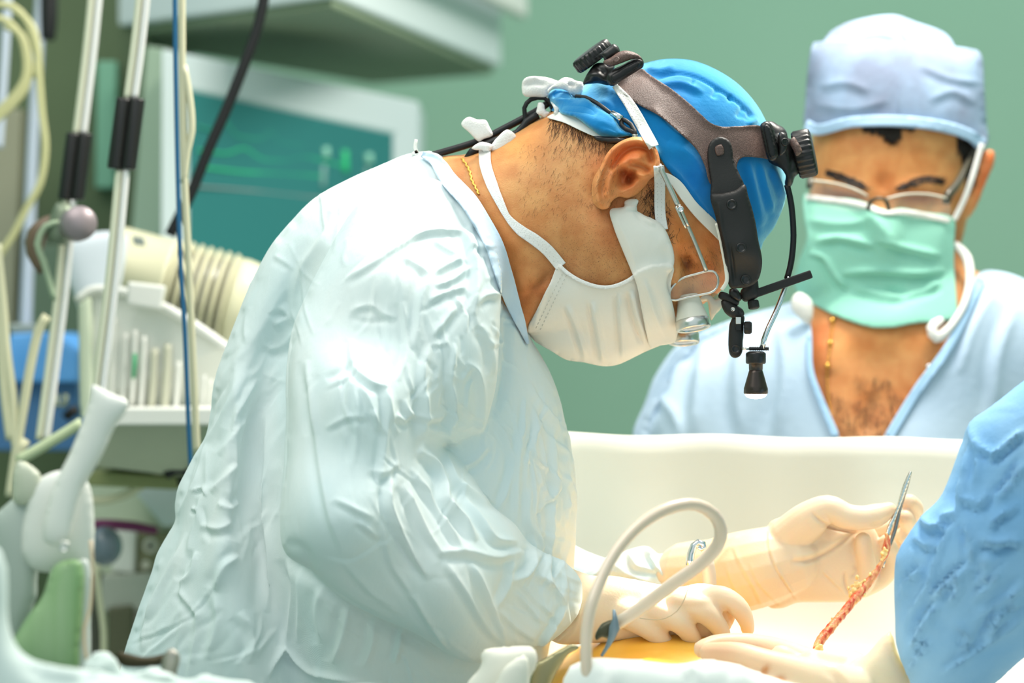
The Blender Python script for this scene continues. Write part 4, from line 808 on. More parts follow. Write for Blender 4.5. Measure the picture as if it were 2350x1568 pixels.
for cx, l in ((1988, 16), (2002, 20), (2022, 26), (2040, 42), (2052, 48), (2062, 34), (2092, 14), (2078, 10)): hs([(cx-9,282),(cx+9,282),(cx+6,292),(cx-6,292)], 110, 1.62, (l*.7, l*1.3), .12)
obj('hair', strands(seeds, ab, .0006, 5, .002), mh, A_); seeds = []
hs([(2195,305),(2246,315),(2246,370),(2238,400),(2224,430),(2216,400),(2205,350)], 500, 1.5, (20, 42), .15)
obj('hair', strands(seeds, ab, .0006, 5, .002), mh, A_)
seeds = []; hs([(1893,388),(1930,398),(1970,415),(1992,432),(1970,432),(1925,415),(1893,402)], 260, .35, (10, 20)); obj('eyebrow', strands(seeds, ab, .0005, 4, .001), mh, A_); seeds = []; hs([(2052,432),(2080,415),(2125,404),(2165,412),(2160,424),(2120,420),(2080,432),(2058,440)], 280, -.2, (10, 20))
obj('eyebrow', strands(seeds, ab, .0005, 4, .001), mh, A_)
seeds = []; hs([(1905,900),(1960,920),(2060,900),(2080,920),(2020,1010),(1930,1010)], 420, 1.5, (10, 26), .7); hs([(1960,860),(2040,870),(2050,900),(1960,900)], 80, 1.5, (10, 22), .7)
obj('chest_hair', strands(seeds, ab, .00016, 5, .002), mh, A_)
mc = mat('pale_cap', (164, 188, 218), .8, var=(142, 154, 180), vs=22, bump=.3, bs=60, translucent=.15); mc2 = mat('pale_cap_edge', (178, 208, 238), .8)
capf = inflate([(1846,330),(1848,200),(1862,108),(1900,80),(1960,48),(2050,34),(2110,52),(2180,84),(2240,116),(2256,150),(2264,290),(2266,380),(2050,460)], 8, 330, aY, 1.02); capb = bvh_of(capf)
crown = shell('cap', [(1868,140),(1888,98),(1908,72),(1960,47),(2050,34),(2100,50),(2165,74),(2188,100),(2196,140),(2150,180),(2040,190),(1920,185)], [(capb, .0), (ab, .004)], mc, A_, aY, .002, 5, 4)
sculpt(crown.data, [([(1930,85),(1990,62),(2055,40)], 7, 2., 'f'), ([(2050,40),(2075,80),(2090,110)], 7, 3, 'f'), ([(1960,90),(2010,80),(2060,88)], 6, 2., 'f')])
band = shell('cap_band', [(1847,292),(1848,240),(1852,180),(1862,108),(1870,97),(1960,94),(2060,96),(2150,104),(2240,115),(2254,132),(2259,200),(2264,285),(2268,322),(2252,347),(2220,322),(2150,301),(2050,291),(1950,293),(1875,308)], [(capb, .006), (ab, .007)], mc, crown, aY, .002, 5, 4)
sculpt(band.data, [([(2064,100),(2064,180),(2060,270)], 5, 1.2, 'f'), ([(1880,200),(1940,190),(2000,210)], 12, 1.5, 'f'), ([(2110,150),(2180,180),(2250,190)], 10, 1.5, 'f'), ([(1870,240),(1960,250),(2040,230)], 12, 1.5, 'f'), ([(2130,230),(2190,210),(2240,240)], 12, 1.5, 'f')])
bb = bvh_of(band)
ribm('cap_edge', [(1849,286),(1876,298),(1950,281),(2050,277),(2150,287),(2215,305),(2256,330)], 25, bb, mc2, crown, off=.002, th=.0015, s=6)
# aqua mask
mm = mat('aqua_mask', (158, 224, 204), .75, bump=.2, bs=300, translucent=.2, sheen=.2)
mfb = bvh_of(inflate([(1840,430),(2195,430),(2200,740),(2050,758),(1900,720),(1820,660)], 8, 120, aY-.015, 1.15))
amask = shell('face_mask', [(1846,446),(1870,453),(1950,456),(1990,466),(2018,478),(2040,482),(2070,478),(2120,487),(2188,501),(2190,560),(2190,610),(2196,700),(2197,728),(2170,736),(2100,742),(2050,751),(1990,749),(1900,716),(1842,682),(1824,655),(1834,600),(1853,545),(1846,500)], [(mfb, 0), (ab, .008)], mm, A_, aY, .0018, 5, 16)
sculpt(amask.data, [([(1870,556),(1920,546),(1975,556),(2010,566)], 8, 5, 'f'), ([(1855,582),(1890,590),(1915,630),(1950,665)], 8, 5, 'f'), ([(1930,628),(2000,622),(2100,626),(2170,622)], 8, 5, 'f'), ([(1960,660),(2030,680),(2080,684)], 8, 4, 'f'), ([(2070,680),(2120,665),(2160,650)], 8, 4, 'f'),
 ([(2010,550),(2080,570),(2160,588)], 8, 4, 'f'), ([(1990,480),(2020,520),(2050,560)], 14, 3), ([(2030,662),(2090,672),(2140,652)], 8, -3), ([(1850,505),(1930,515),(2000,505)], 12, 2, 'f')], amp=1.2)
ma = bvh_of(amask)
ribm('mask_binding', [(1849,452),(1940,463),(1990,474),(2030,488),(2080,487),(2180,507)], 12, ma, M['tie'], amask, off=.001, th=.001, s=5)
ribm('mask_tie', [(2190,505),(2212,460),(2232,405),(2248,350),(2254,330)], 13, None, M['tie'], amask, Y0=aY-.055, th=.002)
obj('mask_tie', tube([at(2190,560,aY-.05), at(2218,590,aY-.055), at(2226,640,aY-.07), at(2212,700,aY-.085), at(2180,752,aY-.095), at(2150,776,aY-.095), at(2138,752,aY-.095), at(2160,735,aY-.085)], [.004,.005,.0045,.004,.0045,.006,.0055,.004], 8), M['tie'], amask)
o = obj('mask_tie', inflate([(1838,672),(1862,690),(1866,720),(1858,745),(1838,735),(1815,705),(1822,678)], 4, 14, aY-.075, 1.), M['tie'], amask); recalc(o)
# scrub shirt
ms_ = mat('scrub_cloth', (188, 208, 226), .85, var=(178, 200, 222), vs=8, bump=.2, bs=120)
scr = shell('scrub_shirt', [(1455,1330),(1452,1000),(1480,925),(1505,860),(1565,785),(1700,728),(1780,705),(1842,692),(1862,760),(1866,850),(1880,890),(1925,1000),(1975,1090),(2030,1000),(2100,888),(2170,795),(2215,705),(2246,628),(2290,622),(2360,646),(2470,724),(2570,1000),(2580,1330)], [(ab, .014)], ms_, A_, aY, .003, 9, 8)
sculpt(scr.data, [([(1560,800),(1540,900),(1500,1000)], 16, 5, 'f'), ([(1620,780),(1600,900),(1590,1000)], 20, 5, 'f'), ([(1700,760),(1690,880),(1700,1000)], 18, 4, 'f'), ([(1790,740),(1800,860),(1780,1000)], 16, 4, 'f'), ([(2290,650),(2230,760),(2200,860)], 14, 4, 'f'), ([(2330,700),(2290,820),(2280,950)], 16, 4, 'f'), ([(2240,660),(2190,780),(2120,900)], 10, 3, 'f'), ([(1490,900),(1540,940),(1560,1000)], 14, 4, 'f')])
sb_ = bvh_of(scr)
mv = mat('scrub_band', (160, 196, 228), .85)
ribm('neckband', [(1856,770),(1860,850),(1874,895),(1918,1002)], [10,14,16,18], sb_, mv, scr, off=.002, th=.002, s=5)
ribm('neckband', [(2252,640),(2222,706),(2178,796),(2108,892),(2040,1002)], 22, sb_, mv, scr, off=.002, th=.002, s=5)
# eyeglasses
gl = thing('eyeglasses', 'dark half rimmed glasses above the aqua mask of the person behind the drape', 'glasses')
gy = aY-.118; mg = mat('glasses_frame', (62, 58, 44), .35)
obj('bridge', tube([at(1992,482,gy-.004), at(1998,462,gy-.008), at(2012,455,gy-.012), at(2028,456,gy-.012), at(2036,466,gy-.008), at(2040,482,gy-.004)], [.002,.0022,.0016,.0016,.0022,.002], 8), mg, gl)
obj('temple', tube([at(2172,468,gy+.018), at(2176,448,gy+.02), at(2200,415,gy+.045), at(2236,340,gy+.10)], [.004,.005,.004,.003], 8), mg, gl)
obj('temple', tube([at(1858,430,gy+.02), at(1860,410,gy+.03), at(1866,395,gy+.07)], .0035, 8), mg, gl)
mr = mat('lens_rim', (200, 196, 180), .3)
for top, out in (([(1862,414),(1910,420),(1955,432),(1992,450)], [(1860,414),(1910,420),(1955,431),(1992,450),(1994,478),(1960,486),(1900,476),(1866,458)]), ([(2034,456),(2080,446),(2130,446),(2172,455)], [(2034,456),(2080,446),(2130,446),(2174,456),(2178,500),(2120,505),(2060,492),(2036,478)])):
    q = {top[0]: gy+.012 if top[0][0] < 1900 else gy-.004, top[-1]: gy-.004 if top[0][0] < 1900 else gy+.014}
    fY = idw(q)
    obj('rim', tube([at(*p, fY(np.array([p], float))[0]-.001) for p in top], .0012, 6), mr, gl)
    o = obj('lens', inflate(out, 5, 4, q, .5), M['lens'], gl); recalc(o)
def beads(L_, b, r, dy=.002):
    return join(*[ball(at(p[0], p[1], (cast_y(b, [p])[0] if not np.isnan(cast_y(b, [p])[0]) else aY-.03)-dy), r, 8, 6) for p in L_])
sc2 = BVHTree.FromPolygons(*join((coords(abody.data), [p.vertices[:] for p in abody.data.polygons]), (coords(scr.data), [p.vertices[:] for p in scr.data.polygons])))
nk = thing('necklace', 'gold chain with small beads on the bare chest of the masked person', 'necklace')
obj('bead', beads([(1910,736),(1905,788),(1899,840)], sc2, .0032), M['gold'], nk); obj('chain', beads(spline([(1918,720),(1908,760),(1904,800),(1898,850),(1900,900),(1906,950)], False, 5), sc2, .0011), M['gold'], nk)
obj('chain', beads(spline([(2226,634),(2224,660),(2216,690)], False, 4), sc2, .0022, .004), M['gold'], nk)
obj('chain', beads(spline([(2150,815),(2131,842),(2112,870),(2090,905)], False, 5), sc2, .001), M['gold'], nk); obj('bead', beads([(2131,842)], sc2, .0035), M['chrome'], nk)
# ---------------------------------------------------------------- third person: blue sleeve and gloved hand
B_ = thing('person', 'person at the right edge in bright blue gown, only sleeve and gloved hand showing', 'person')
bY = -.2
slv = inflate([(2224,968),(2204,1020),(2178,1094),(2155,1144),(2117,1180),(2087,1220),(2058,1268),(2050,1331),(2052,1408),(2056,1484),(2078,1545),(2110,1600),(2200,1612),(2290,1566),(2350,1512),(2480,1440),(2700,1400),(2800,1200),(2800,800),(2600,760),(2450,800),(2350,872),(2270,935)], 9, 210, bY, .9)
me = union([slv], .004, 5, 'gown'); z7 = crop(1750, 968, .38265)
S7 = [((1240,60),(1225,250),(1190,420),(1165,550)), ((1165,560),(1080,720),(1020,880),(990,980),(900,1120),(840,1240)), ((1260,120),(1290,260),(1270,380)), ((1568,230),(1480,380),(1390,460)), ((1568,960),(1440,1080),(1300,1160)), ((1568,1180),(1400,1290),(1240,1400),(1060,1520)), ((1440,1120),(1380,1240),(1330,1320)),
 ((1010,1290),(940,1400),(870,1510)), ((880,980),(830,1040),(790,1090)), ((960,880),(900,930),(820,1000)), ((1180,460),(1300,500),(1360,420)), ((1200,600),(1240,720),(1250,840)), ((1300,700),(1400,740),(1500,720),(1568,760)), ((1360,640),(1440,560),(1540,520)),
 ((1060,580),(1140,560),(1170,560)), ((1240,860),(1120,960),(1010,1060)), ((1320,820),(1340,900),(1300,980)), ((1420,880),(1360,980),(1260,1060)), ((1060,1080),(960,1220),(900,1350)), ((1480,1020),(1500,1120),(1568,1080)), ((1150,900),(1170,1000),(1100,1100)), ((1350,240),(1450,160),(1568,60)), ((1230,20),(1300,160),(1400,200)), ((1180,1220),(1240,1300),(1200,1380)), ((940,560),(1000,640),(1080,620)), ((900,700),(1000,760),(1060,760))]
sculpt(me, [(z7(*p), 7 if i % 2 else 9, 5. if i % 3 else 8., 'f') for i, p in enumerate(S7)]+wave_fold(me, 45, 11, (2060,950,2350,1568), lambda x, y: -.9+.5*math.sin(x*.02), .35, (60,200), (4,8), (.5,1.4)))
obj('gown_sleeve', None, mat('blue_gown', (146, 190, 226), .85, var=(122, 174, 220), vs=12, bump=.2, bs=160), B_, me=me)
gY = -.16
cuff = inflate([(2045,1445),(2062,1500),(2100,1570),(2120,1640),(2000,1680),(1960,1620),(1940,1540),(1990,1500),(2015,1470)], 5, 90, gY-.01, .9)
me = union([cuff, inflate([(1780,1480),(1860,1508),(1920,1520),(1990,1505),(2040,1560),(2000,1680),(1850,1700),(1740,1600)], 5, 60, gY, .8),
 N((1950,1590,gY-.02,60),(1850,1560,gY-.03,52),(1760,1530,gY-.035,40),(1690,1505,gY-.03,32),(1630,1500,gY-.02,26)), N((1900,1560,gY+.03,56),(1800,1510,gY+.03,42),(1720,1485,gY+.02,32),(1650,1482,gY+.01,27),(1612,1490,gY,22)),
 N((1900,1640,gY-.03,56),(1780,1600,gY-.05,42),(1700,1580,gY-.05,34),(1640,1580,gY-.04,28)), N((1950,1540,gY+.01,50),(1900,1530,gY+.0,36),(1865,1520,gY-.01,30))], .0028, 6, 'glove')
sculpt(me, [([(2040,1455),(2050,1500),(2090,1560)], 6, 2.5), ([(1900,1520),(1940,1560),(1960,1600)], 10, 2, 'f')])
paint(me, [(1700,1500,120,60,.2,(.98,.90,.86)), (1640,1490,50,30,0,(.95,.84,.80)), (2010,1540,60,70,0,(.9,.98,.98)), (1755,1540,9,16,.6,(.75,.45,.25)), (1790,1560,14,10,0,(.72,.42,.25)), (1740,1555,18,5,-.3,(.75,.45,.25)), (1770,1568,16,10,0,(.8,.5,.3)), (2060,1500,8,60,-.35,(1,.95,.6))])
obj('glove', None, M['glove'], B_, me=me)
# ---------------------------------------------------------------- drape screen, draped table, patient
md = mat('drape_cloth', (228, 226, 214), .85, bump=.1, bs=40)
def sheet(name, prof, x0, x1, nx, mat_, wav=None, th=.003):
    pr = spline3(prof, .02); V = []; Fc = []
    for i, (px_, y, z) in enumerate(pr):
        for j in range(nx+1):
            x = x0+(x1-x0)*j/nx; dy, dz = wav(x, i/len(pr)) if wav else (0, 0); V.append((x, y+dy, z+dz))
    for i in range(len(pr)-1):
        for j in range(nx): a = i*(nx+1)+j; Fc.append((a, a+1, a+nx+2, a+nx+1))
    o = obj(name, (V, Fc), mat_); recalc(o); m = o.modifiers.new('thickness', 'SOLIDIFY'); m.thickness = th
    return o
def wv(x, t): 
    e = .004*math.sin(x*31+1)+.003*math.sin(x*57+t*7)+.005*math.sin(x*13+t*5); return (e*(.5+t*1.4)*(1 if t < .45 else .3), (.0016*math.sin(x*20)+.0012*math.sin(x*63)-(x-.3)*.012 if t < .15 else 0)+(.008*math.sin(x*23+t*20) if .3 < t < .6 else 0))
dr = sheet('surgical_drape', [(0,.30,.2),(0,.27,.9),(0,.235,1.15),(0,.222,1.245),(0,.216,1.262),(0,.208,1.258),(0,.204,1.2),(0,.19,1.12),(0,.15,1.06),(0,.05,1.035),(0,-.15,1.03),(0,-.35,1.03),(0,-.42,1.0),(0,-.44,.8),(0,-.45,.25)], .045, 1.1, 120, md, None)
V = coords(dr.data); 
for v in V:
    s_ = 1 if v[2] > 1.07 else .4
    v[1] += s_*(.004*math.sin(v[0]*31+1)+.003*math.sin(v[0]*57+v[2]*9)+.006*math.sin(v[0]*13+v[2]*11)); v[2] += .0012*math.sin(v[0]*40)-(v[0]-.05)*.014*(v[2] > 1.2)+.004*math.sin(v[0]*23+v[1]*20)*(v[2] < 1.08)
dr.data.vertices.foreach_set('co', V.ravel()); tag(dr, 'white drape hung as a low screen between the surgeon and the masked person', 'drape')
# the patient under the drapes
P_ = thing('person', 'lying patient hidden under white drapes, orange antiseptic skin showing below the surgeon hands', 'person')
pm = union([ball((.135, -.05, 1.0), (.135, .13, .104), 36, 20), ball((.5, -.02, .96), (.45, .15, .075), 30, 16)], .006, 4, 'body')
obj('body', None, mat('antiseptic_skin', (254, 204, 92), .35, var=(250, 176, 60), vs=14, sss=.3, coat=.3), P_, me=pm)
bed = thing('operating_table', 'operating table under the white drapes, seen only as a pale edge', 'table')
obj('table_top', box((.62, -.07, .86), (.98, .42, .06), 0, .02), md, bed); obj('pedestal', box((.6, -.07, .415), (.3, .25, .83), 0, .02), M['cream'], bed)
# near drapes, bunched in the foreground
nd = []
nd.append(inflate([(1285,1600),(1300,1535),(1335,1512),(1372,1507),(1440,1512),(1500,1516),(1560,1522),(1600,1514),(1680,1518),(1740,1540),(1800,1562),(1900,1580),(1990,1640),(1900,1800),(1300,1800)], 9, 60, -.32, .9))
near = obj('surgical_drape', None, mat('near_drape_cloth', (232, 236, 232), .85, bump=.15, bs=30), me=union(nd, .005, 6, 'drape')); tag(near, 'bunched white drape in the foreground below the gloved hand on the right', 'drape')
sculpt(near.data, [([(1580,1520),(1600,1560),(1580,1620)], 14, 5, 'f'), ([(1420,1515),(1400,1580)], 14, 4, 'f'), ([(1700,1530),(1690,1600)], 14, 4, 'f')])
o = obj('surgical_drape', None, md, me=union([inflate([(1060,1600),(1075,1560),(1103,1530),(1102,1500),(1115,1487),(1170,1484),(1222,1484),(1236,1505),(1232,1530),(1218,1560),(1212,1640),(1060,1700)], 6, 40, -.30, .9), inflate([(1130,1620),(1150,1540),(1185,1508),(1208,1502),(1216,1525),(1216,1560),(1208,1640)], 5, 30, -.33, .9)], .003, 5, 'd')); tag(o, 'small folded white cloth pad in front of the surgeon cuff, left of the tube', 'cloth')
lm = mat('foreground_sheet', (214, 226, 222), .85, bump=.1, bs=30)
o = obj('surgical_drape', None, lm, me=union([
 inflate([(-200,1180),(-40,1230),(8,1262),(20,1330),(22,1420),(45,1490),(90,1518),(200,1535),(330,1560),(480,1575),(700,1580),(900,1590),(900,1900),(-200,1900)], 12, 90, -.62, .9),
 inflate([(175,1600),(182,1540),(200,1505),(225,1490),(255,1495),(275,1520),(290,1560),(300,1640),(200,1680)], 6, 40, -.5, .9),
 inflate([(280,1640),(290,1560),(320,1535),(360,1530),(400,1545),(420,1560),(470,1545),(520,1555),(600,1572),(640,1640),(400,1700)], 6, 30, -.5, .9)], .005, 6, 'd')); tag(o, 'pale sheet bunched across the lower left corner of the foreground', 'drape')
sculpt(o.data, [([(190,1530),(215,1545),(250,1530)], 8, 5, 'f'), ([(230,1500),(225,1540),(240,1570)], 8, 4, 'f'), ([(330,1545),(360,1560),(400,1555)], 7, 4, 'f'), ([(60,1510),(120,1540),(200,1550)], 12, 4, 'f')])
tr = thing('instrument_tray', 'dark shallow metal tray edge in front of the gown hem at lower left', 'tray')
mdk = mat('dark_metal', (74, 66, 48), .35, metal=.6)
o = obj('tray_rim', inflate([(270,1496),(330,1508),(370,1502),(398,1493),(402,1505),(380,1524),(330,1532),(285,1530),(268,1515)], 4, 14, -.42, 1.), mdk, tr); recalc(o)
o = obj('tray_side', inflate([(378,1500),(395,1488),(412,1505),(408,1535),(395,1570),(370,1575),(368,1540)], 4, 14, -.44, 1.), mat('worn_metal', (170, 166, 156), .4, metal=.6), tr); recalc(o)
rt = tag(obj('retractor_blade', inflate([(1216,1600),(1222,1532),(1256,1508),(1290,1488),(1314,1479),(1329,1488),(1305,1503),(1280,1540),(1245,1600)], 4, 7, -.26, 1.), mat('dull_steel', (150, 144, 110), .35, metal=.85)), 'flat steel retractor blade between the folded cloth pad and the tube', 'instrument'); recalc(rt)
# ---------------------------------------------------------------- tube loop, clamp, towel clip
z4 = crop(1200, 1068, .31881)
mtube = mat('tube_plastic', (224, 206, 186), .28, coat=.4, sss=.15, spec=.6)
tl = thing('suction_tube', 'thick beige tube bent in a tall loop over the operating field', 'tube')
tp = z4((470,1640),(455,1400),(458,1200),(490,1020),(560,830),(660,640),(800,470),(960,350),(1120,290),(1250,285),(1370,350),(1425,460),(1400,580),(1280,710),(1100,840),(900,990),(760,1090),(680,1140))
ty = [-.33,-.33,-.325,-.32,-.31,-.30,-.29,-.28,-.27,-.26,-.25,-.245,-.24,-.235,-.23,-.22,-.215,-.21]
obj('hose', tube([at(*p, y) for p, y in zip(tp, ty)], [.0046]*7+[.0050]*3+[.0054]*8, 18, .008), mtube, tl)
cl = thing('tube_clamp', 'small dark and blue clamp gripping the low end of the beige tube', 'clamp')
obj('jaw', tube([at(*p, -.225) for p in z4((655,1040),(664,1110),(660,1170),(640,1240),(600,1320),(565,1375))], [.0012,.0024,.0045,.003,.0016,.0012], 10), mat('blue_steel', (120, 138, 150), .4, metal=.4), cl)
o = obj('clamp_body', inflate(z4((560,1150),(600,1125),(645,1115),(675,1150),(672,1225),(620,1250),(570,1240),(530,1260),(520,1225)), 3, 9, -.215, 1.2), mat('clamp_dark', (74, 74, 56), .4, metal=.4), cl); recalc(o)
tc_ = thing('towel_clip', 'small white metal clip with a curled end standing behind the glove', 'clip')
obj('curl', tube([at(*p, -.03) for p in z4((1202,720),(1208,640),(1230,580),(1262,556),(1300,566),(1308,592),(1285,606),(1266,592),(1275,578))], [.0036,.0034,.0032,.003,.0026,.0022,.002,.002,.0018], 12), M['chrome'], tc_)
obj('handle', tube([at(*p, -.02) for p in z4((1345,900),(1340,780),(1322,690))], .0062, 14), mtube, tc_)
tag(obj('suture_thread', tube([at(*p, -.16) for p in z4((840,1100),(930,1112),(1020,1104),(1110,1050),(1165,960),(1195,860))], .0004, 6), mat('thread', (190, 170, 140), .6)), 'fine loose thread curving over the bright glove', 'thread')
# ---------------------------------------------------------------- equipment at the left
def tb(name, pts, Y, r, m_, parent, seg=14, **k):
    ys = Y if hasattr(Y, '__len__') else [Y]*len(pts)
    sc = [(y-CAMY)/F for y in ys]; rr = r if hasattr(r, '__len__') else [r]*len(pts)
    return obj(name, tube([at(p[0], p[1], y) for p, y in zip(pts, ys)], [a*b_ for a, b_ in zip(rr, sc)], seg, .01, **k), m_, parent)
def prism(name, quad, dY, m_, parent=None, smooth=False):
    """a solid from image-placed corners (px,py,Y) pushed back by dY"""
    A = [at(*q_) for q_ in quad]; n = len(A); B = [a+Vector((0, dY, 0)) if not isinstance(dY, Vector) else a+dY for a in A]
    Fc = [tuple(range(n)), tuple(range(2*n-1, n-1, -1))]+[(i, i+n, (i+1) % n+n, (i+1) % n) for i in range(n)]
    o = obj(name, (A+B, Fc), m_, parent, smooth=smooth); recalc(o)
    md = o.modifiers.new('bevel', 'BEVEL'); md.width = .003; md.segments = 2; return o
wp = mat('white_panel', (214, 224, 226), .5); gp = mat('grey_green_panel', (128, 142, 118), .6); cr = mat('cream_hose', (206, 204, 172), .45)
olive = mat('olive_cabinet', (86, 104, 72), .6, var=(76, 92, 62), vs=3); wht = mat('white_plastic', (228, 228, 222), .45); lilac = mat('lilac_rail', (186, 196, 210), .4)
# ceiling pendant
pd = thing('ceiling_pendant', 'large pale equipment pendant with a grey green underside hanging at the top of the room', 'equipment')
Ax, Bx, Cx, Dx = (-.56, 1.25), (-.216, .88), (-.016, 1.75), (-.22, 1.93); z0 = 1.75
def slab(name, pts, za, zb, m_, parent):
    V = [(x, y, za) for x, y in pts]+[(x, y, zb) for x, y in pts]; n = len(pts)
    o = obj(name, (V, [tuple(range(n)), tuple(range(n, 2*n))]+[(i, (i+1) % n, (i+1) % n+n, i+n) for i in range(n)]), m_, parent, smooth=False); recalc(o)
    md = o.modifiers.new('bevel', 'BEVEL'); md.width = .004; md.segments = 2; return o
slab('housing', [Ax, Bx, Cx, Dx], z0+.012, z0+.3, wp, pd); slab('underside', [(Ax[0]+.02, Ax[1]), (Bx[0], Bx[1]+.02), (Cx[0]-.012, Cx[1]-.01), (Dx[0], Dx[1]-.02)], z0, z0+.02, gp, pd)
slab('rail', [(Bx[0]+.02, Bx[1]), (Bx[0]+.04, Bx[1]), (Cx[0]+.04, Cx[1]), (Cx[0]+.02, Cx[1])], z0+.085, z0+.12, wht, pd)
obj('drop_tube', tube([(-.3, 1.5, 2.05), (-.3, 1.5, 2.95)], .08, 24), wht, pd)
# monitor
mo = thing('monitor', 'patient monitor with a dark teal screen in a pale grey frame below the pendant', 'monitor')
scrm = mat('teal_screen', (44, 104, 104), .3, emit=(30, 110, 106), es=.16)
MY = [.95, 1.3]
def mon(px, py, dy=0.): t = (px-370)/590; return (px, py, .95+.38*t+dy)
prism('housing', [mon(372,112), mon(962,234), mon(956,850), mon(368,860)], .22, mat('monitor_grey', (190, 204, 206), .5), mo)
prism('screen', [mon(434,206,-.006), mon(902,306,-.006), mon(900,760,-.006), mon(432,770,-.006)], .01, scrm, mo)
prism('bezel', [mon(428,196,-.004), mon(910,300,-.004), mon(910,312,-.004), mon(430,214,-.004)], .008, mat('bezel_grey', (150, 172, 170), .5), mo)
def trace(cols, pts, r, e=.5):
    tb('trace', [(x, y) for x, y in pts], [mon(x, y, -.010)[2] for x, y in pts], r, mat('trace', cols, .5, emit=cols, es=e*.35), mo, 6)
trace((44, 136, 112), [(455,290),(500,300),(520,280),(540,310),(600,318),(620,300),(640,325),(700,335)], 3)
trace((40, 160, 110), [(455,345),(520,352),(560,340),(600,365),(660,368),(700,360),(800,385)], 3)
trace((44, 170, 110), [(470,385),(560,395),(640,398),(740,405)], 3); trace((120, 130, 130), [(450,428),(600,440),(760,458)], 3, .2)
for x, y in ((746, 352), (845, 366)): trace((130, 190, 170), [(x,y-14),(x+2,y+10)], 11, .3)
trace((110, 150, 145), [(742,380),(740,430)], 8, .2); trace((110, 150, 145), [(842,385),(840,430)], 6, .2); trace((40, 170, 110), [(790,345),(792,395)], 10)
obj('monitor_arm', tube([at(660, 800, 1.4), at(660, 800, 1.9), (.0-.3, 2.5, 1.3)], .04, 16), wht, mo)
# cabinet column behind the poles
cb = thing('equipment_column', 'dark green grey equipment column at far left behind the chrome poles', 'equipment')
prism('housing', [(-260,-60,1.2), (345,-60,1.2), (345,640,1.2), (345,1420,1.2), (-260,1420,1.2)], .5, olive, cb)
prism('panel', [(222,140,1.17), (268,140,1.17), (262,432,1.17), (218,432,1.17)], .03, mat('mint_strip', (116, 168, 142), .5), cb)
prism('panel', [(335,105,1.1), (392,112,1.1), (372,545,1.1), (300,545,1.1)], .09, mat('pale_green', (160, 182, 158), .5), cb)
prism('panel', [(-60,250,1.15), (50,250,1.15), (30,760,1.15), (-60,760,1.15)], .05, mat('khaki_panel', (142, 142, 120), .5), cb)
prism('panel', [(60,560,1.16), (330,560,1.16), (330,800,1.16), (60,800,1.16)], .04, mat('dull_green', (106, 126, 104), .5), cb)
obj('base', box((-.75, 1.5, .45), (.55, .5, .9), 0, .01), olive, cb)
rl = thing('equipment_rail', 'pair of pale lilac vertical rails at the far left edge', 'rail')
tb('rail', [(95,-20),(84,170),(72,400),(56,800)], 1.0, [13,13,13,15], lilac, rl); tb('rail', [(18,-20),(10,140),(-4,340)], .8, 11, lilac, rl)
hd = thing('hanging_grip', 'black rounded grip hanging at the top left beside the coiled cable', 'grip'); tb('grip', [(112,-60),(112,40),(110,92)], .9, [20,20,16], M['rubber'], hd)
# chrome poles
chm = mat('pole_chrome', (244, 240, 238), .25, metal=.35); chm2 = mat('pole_cream', (226, 224, 200), .3, metal=.3)
def pole(label, pts, cpl, Y, r):
    t = thing('chrome_pole', label, 'pole', None); sc = (Y-CAMY)/F; a, b_ = cpl[0], cpl[1]; R_ = cpl[2]*sc*.56
    for sx, m_ in ((-1, chm2), (1, chm)):
        o = sx*r*.52
        tb('upper_rod', [(x+o, y) for x, y in pts[0]], Y, r*.5, m_, t, 16); tb('lower_rod', [(x+o, y) for x, y in pts[1]], Y, r*.5, m_, t, 16)
        A = at(a[0]+sx*cpl[2]*.46, a[1], Y); B = at(b_[0]+sx*cpl[2]*.46, b_[1], Y); L_ = (B-A).length
        obj('coupler', lathe([(R_*.6, 0), (R_*.94, 0), (R_, .002), (R_, L_-.002), (R_*.94, L_), (R_*.6, L_)], A, B-A, 32), M['black'], t)
    tb('spacer', [(x, y) for x, y in pts[0]], Y+.002, r*.22, mat('brown_seam', (150, 122, 92), .5), t, 8); tb('spacer', [(x, y) for x, y in pts[1]], Y+.002, r*.22, mat('brown_seam', (150, 122, 92), .5), t, 8)
    return t
pa = pole('chrome pole with black coupler, the left one of two crossing the upper left', [[(222,-40),(206,120),(183,310)], [(160,455),(138,700),(98,1010)]], ((183,306),(163,458),30), .42, 17)
pb = pole('chrome pole with black coupler, right of its twin and left of the blue tube', [[(332,-40),(317,100),(300,228)], [(282,385),(258,640),(228,890),(214,1040)]], ((300,226),(279,388),33), .30, 17)
bgp = tag(recalc(obj('solution_bag', inflate([(146,560),(200,535),(286,540),(284,620),(262,700),(228,790),(200,760),(170,680),(148,610)], 5, 20, .62, .8), mat('bag_plastic', (206, 214, 222), .3))), 'pale lilac plastic bag hanging behind the round mauve joint knob', 'bag')
kn = thing('pole_joint', 'round mauve grey joint knob on the lower part of the left chrome pole', 'joint')
mk = mat('mauve_knob', (150, 138, 142), .4, metal=.3); jg = mat('grey_green_metal', (120, 132, 112), .4, metal=.3)
sc = (.36-CAMY)/F
obj('knob', lathe([(30*sc, .05), (40*sc, .045), (40*sc, .004), (36*sc, 0), (4*sc, -.002)], at(184, 512, .34), (-.25, 1, 0), 32), mk, kn)
tb('collar', [(150,470),(140,510),(130,560)], .40, [20,28,22], jg, kn); tb('yoke', [(150,500),(110,515),(85,540),(80,580),(100,625)], .42, [14,20,24,20,12], mat('brown_joint', (110, 92, 74), .4), kn)
tb('yoke_ring', [(140,510),(105,520),(86,560),(100,600),(125,690)], .39, [7,8,8,8,6], mat('pale_green_joint', (150, 168, 140), .4), kn)
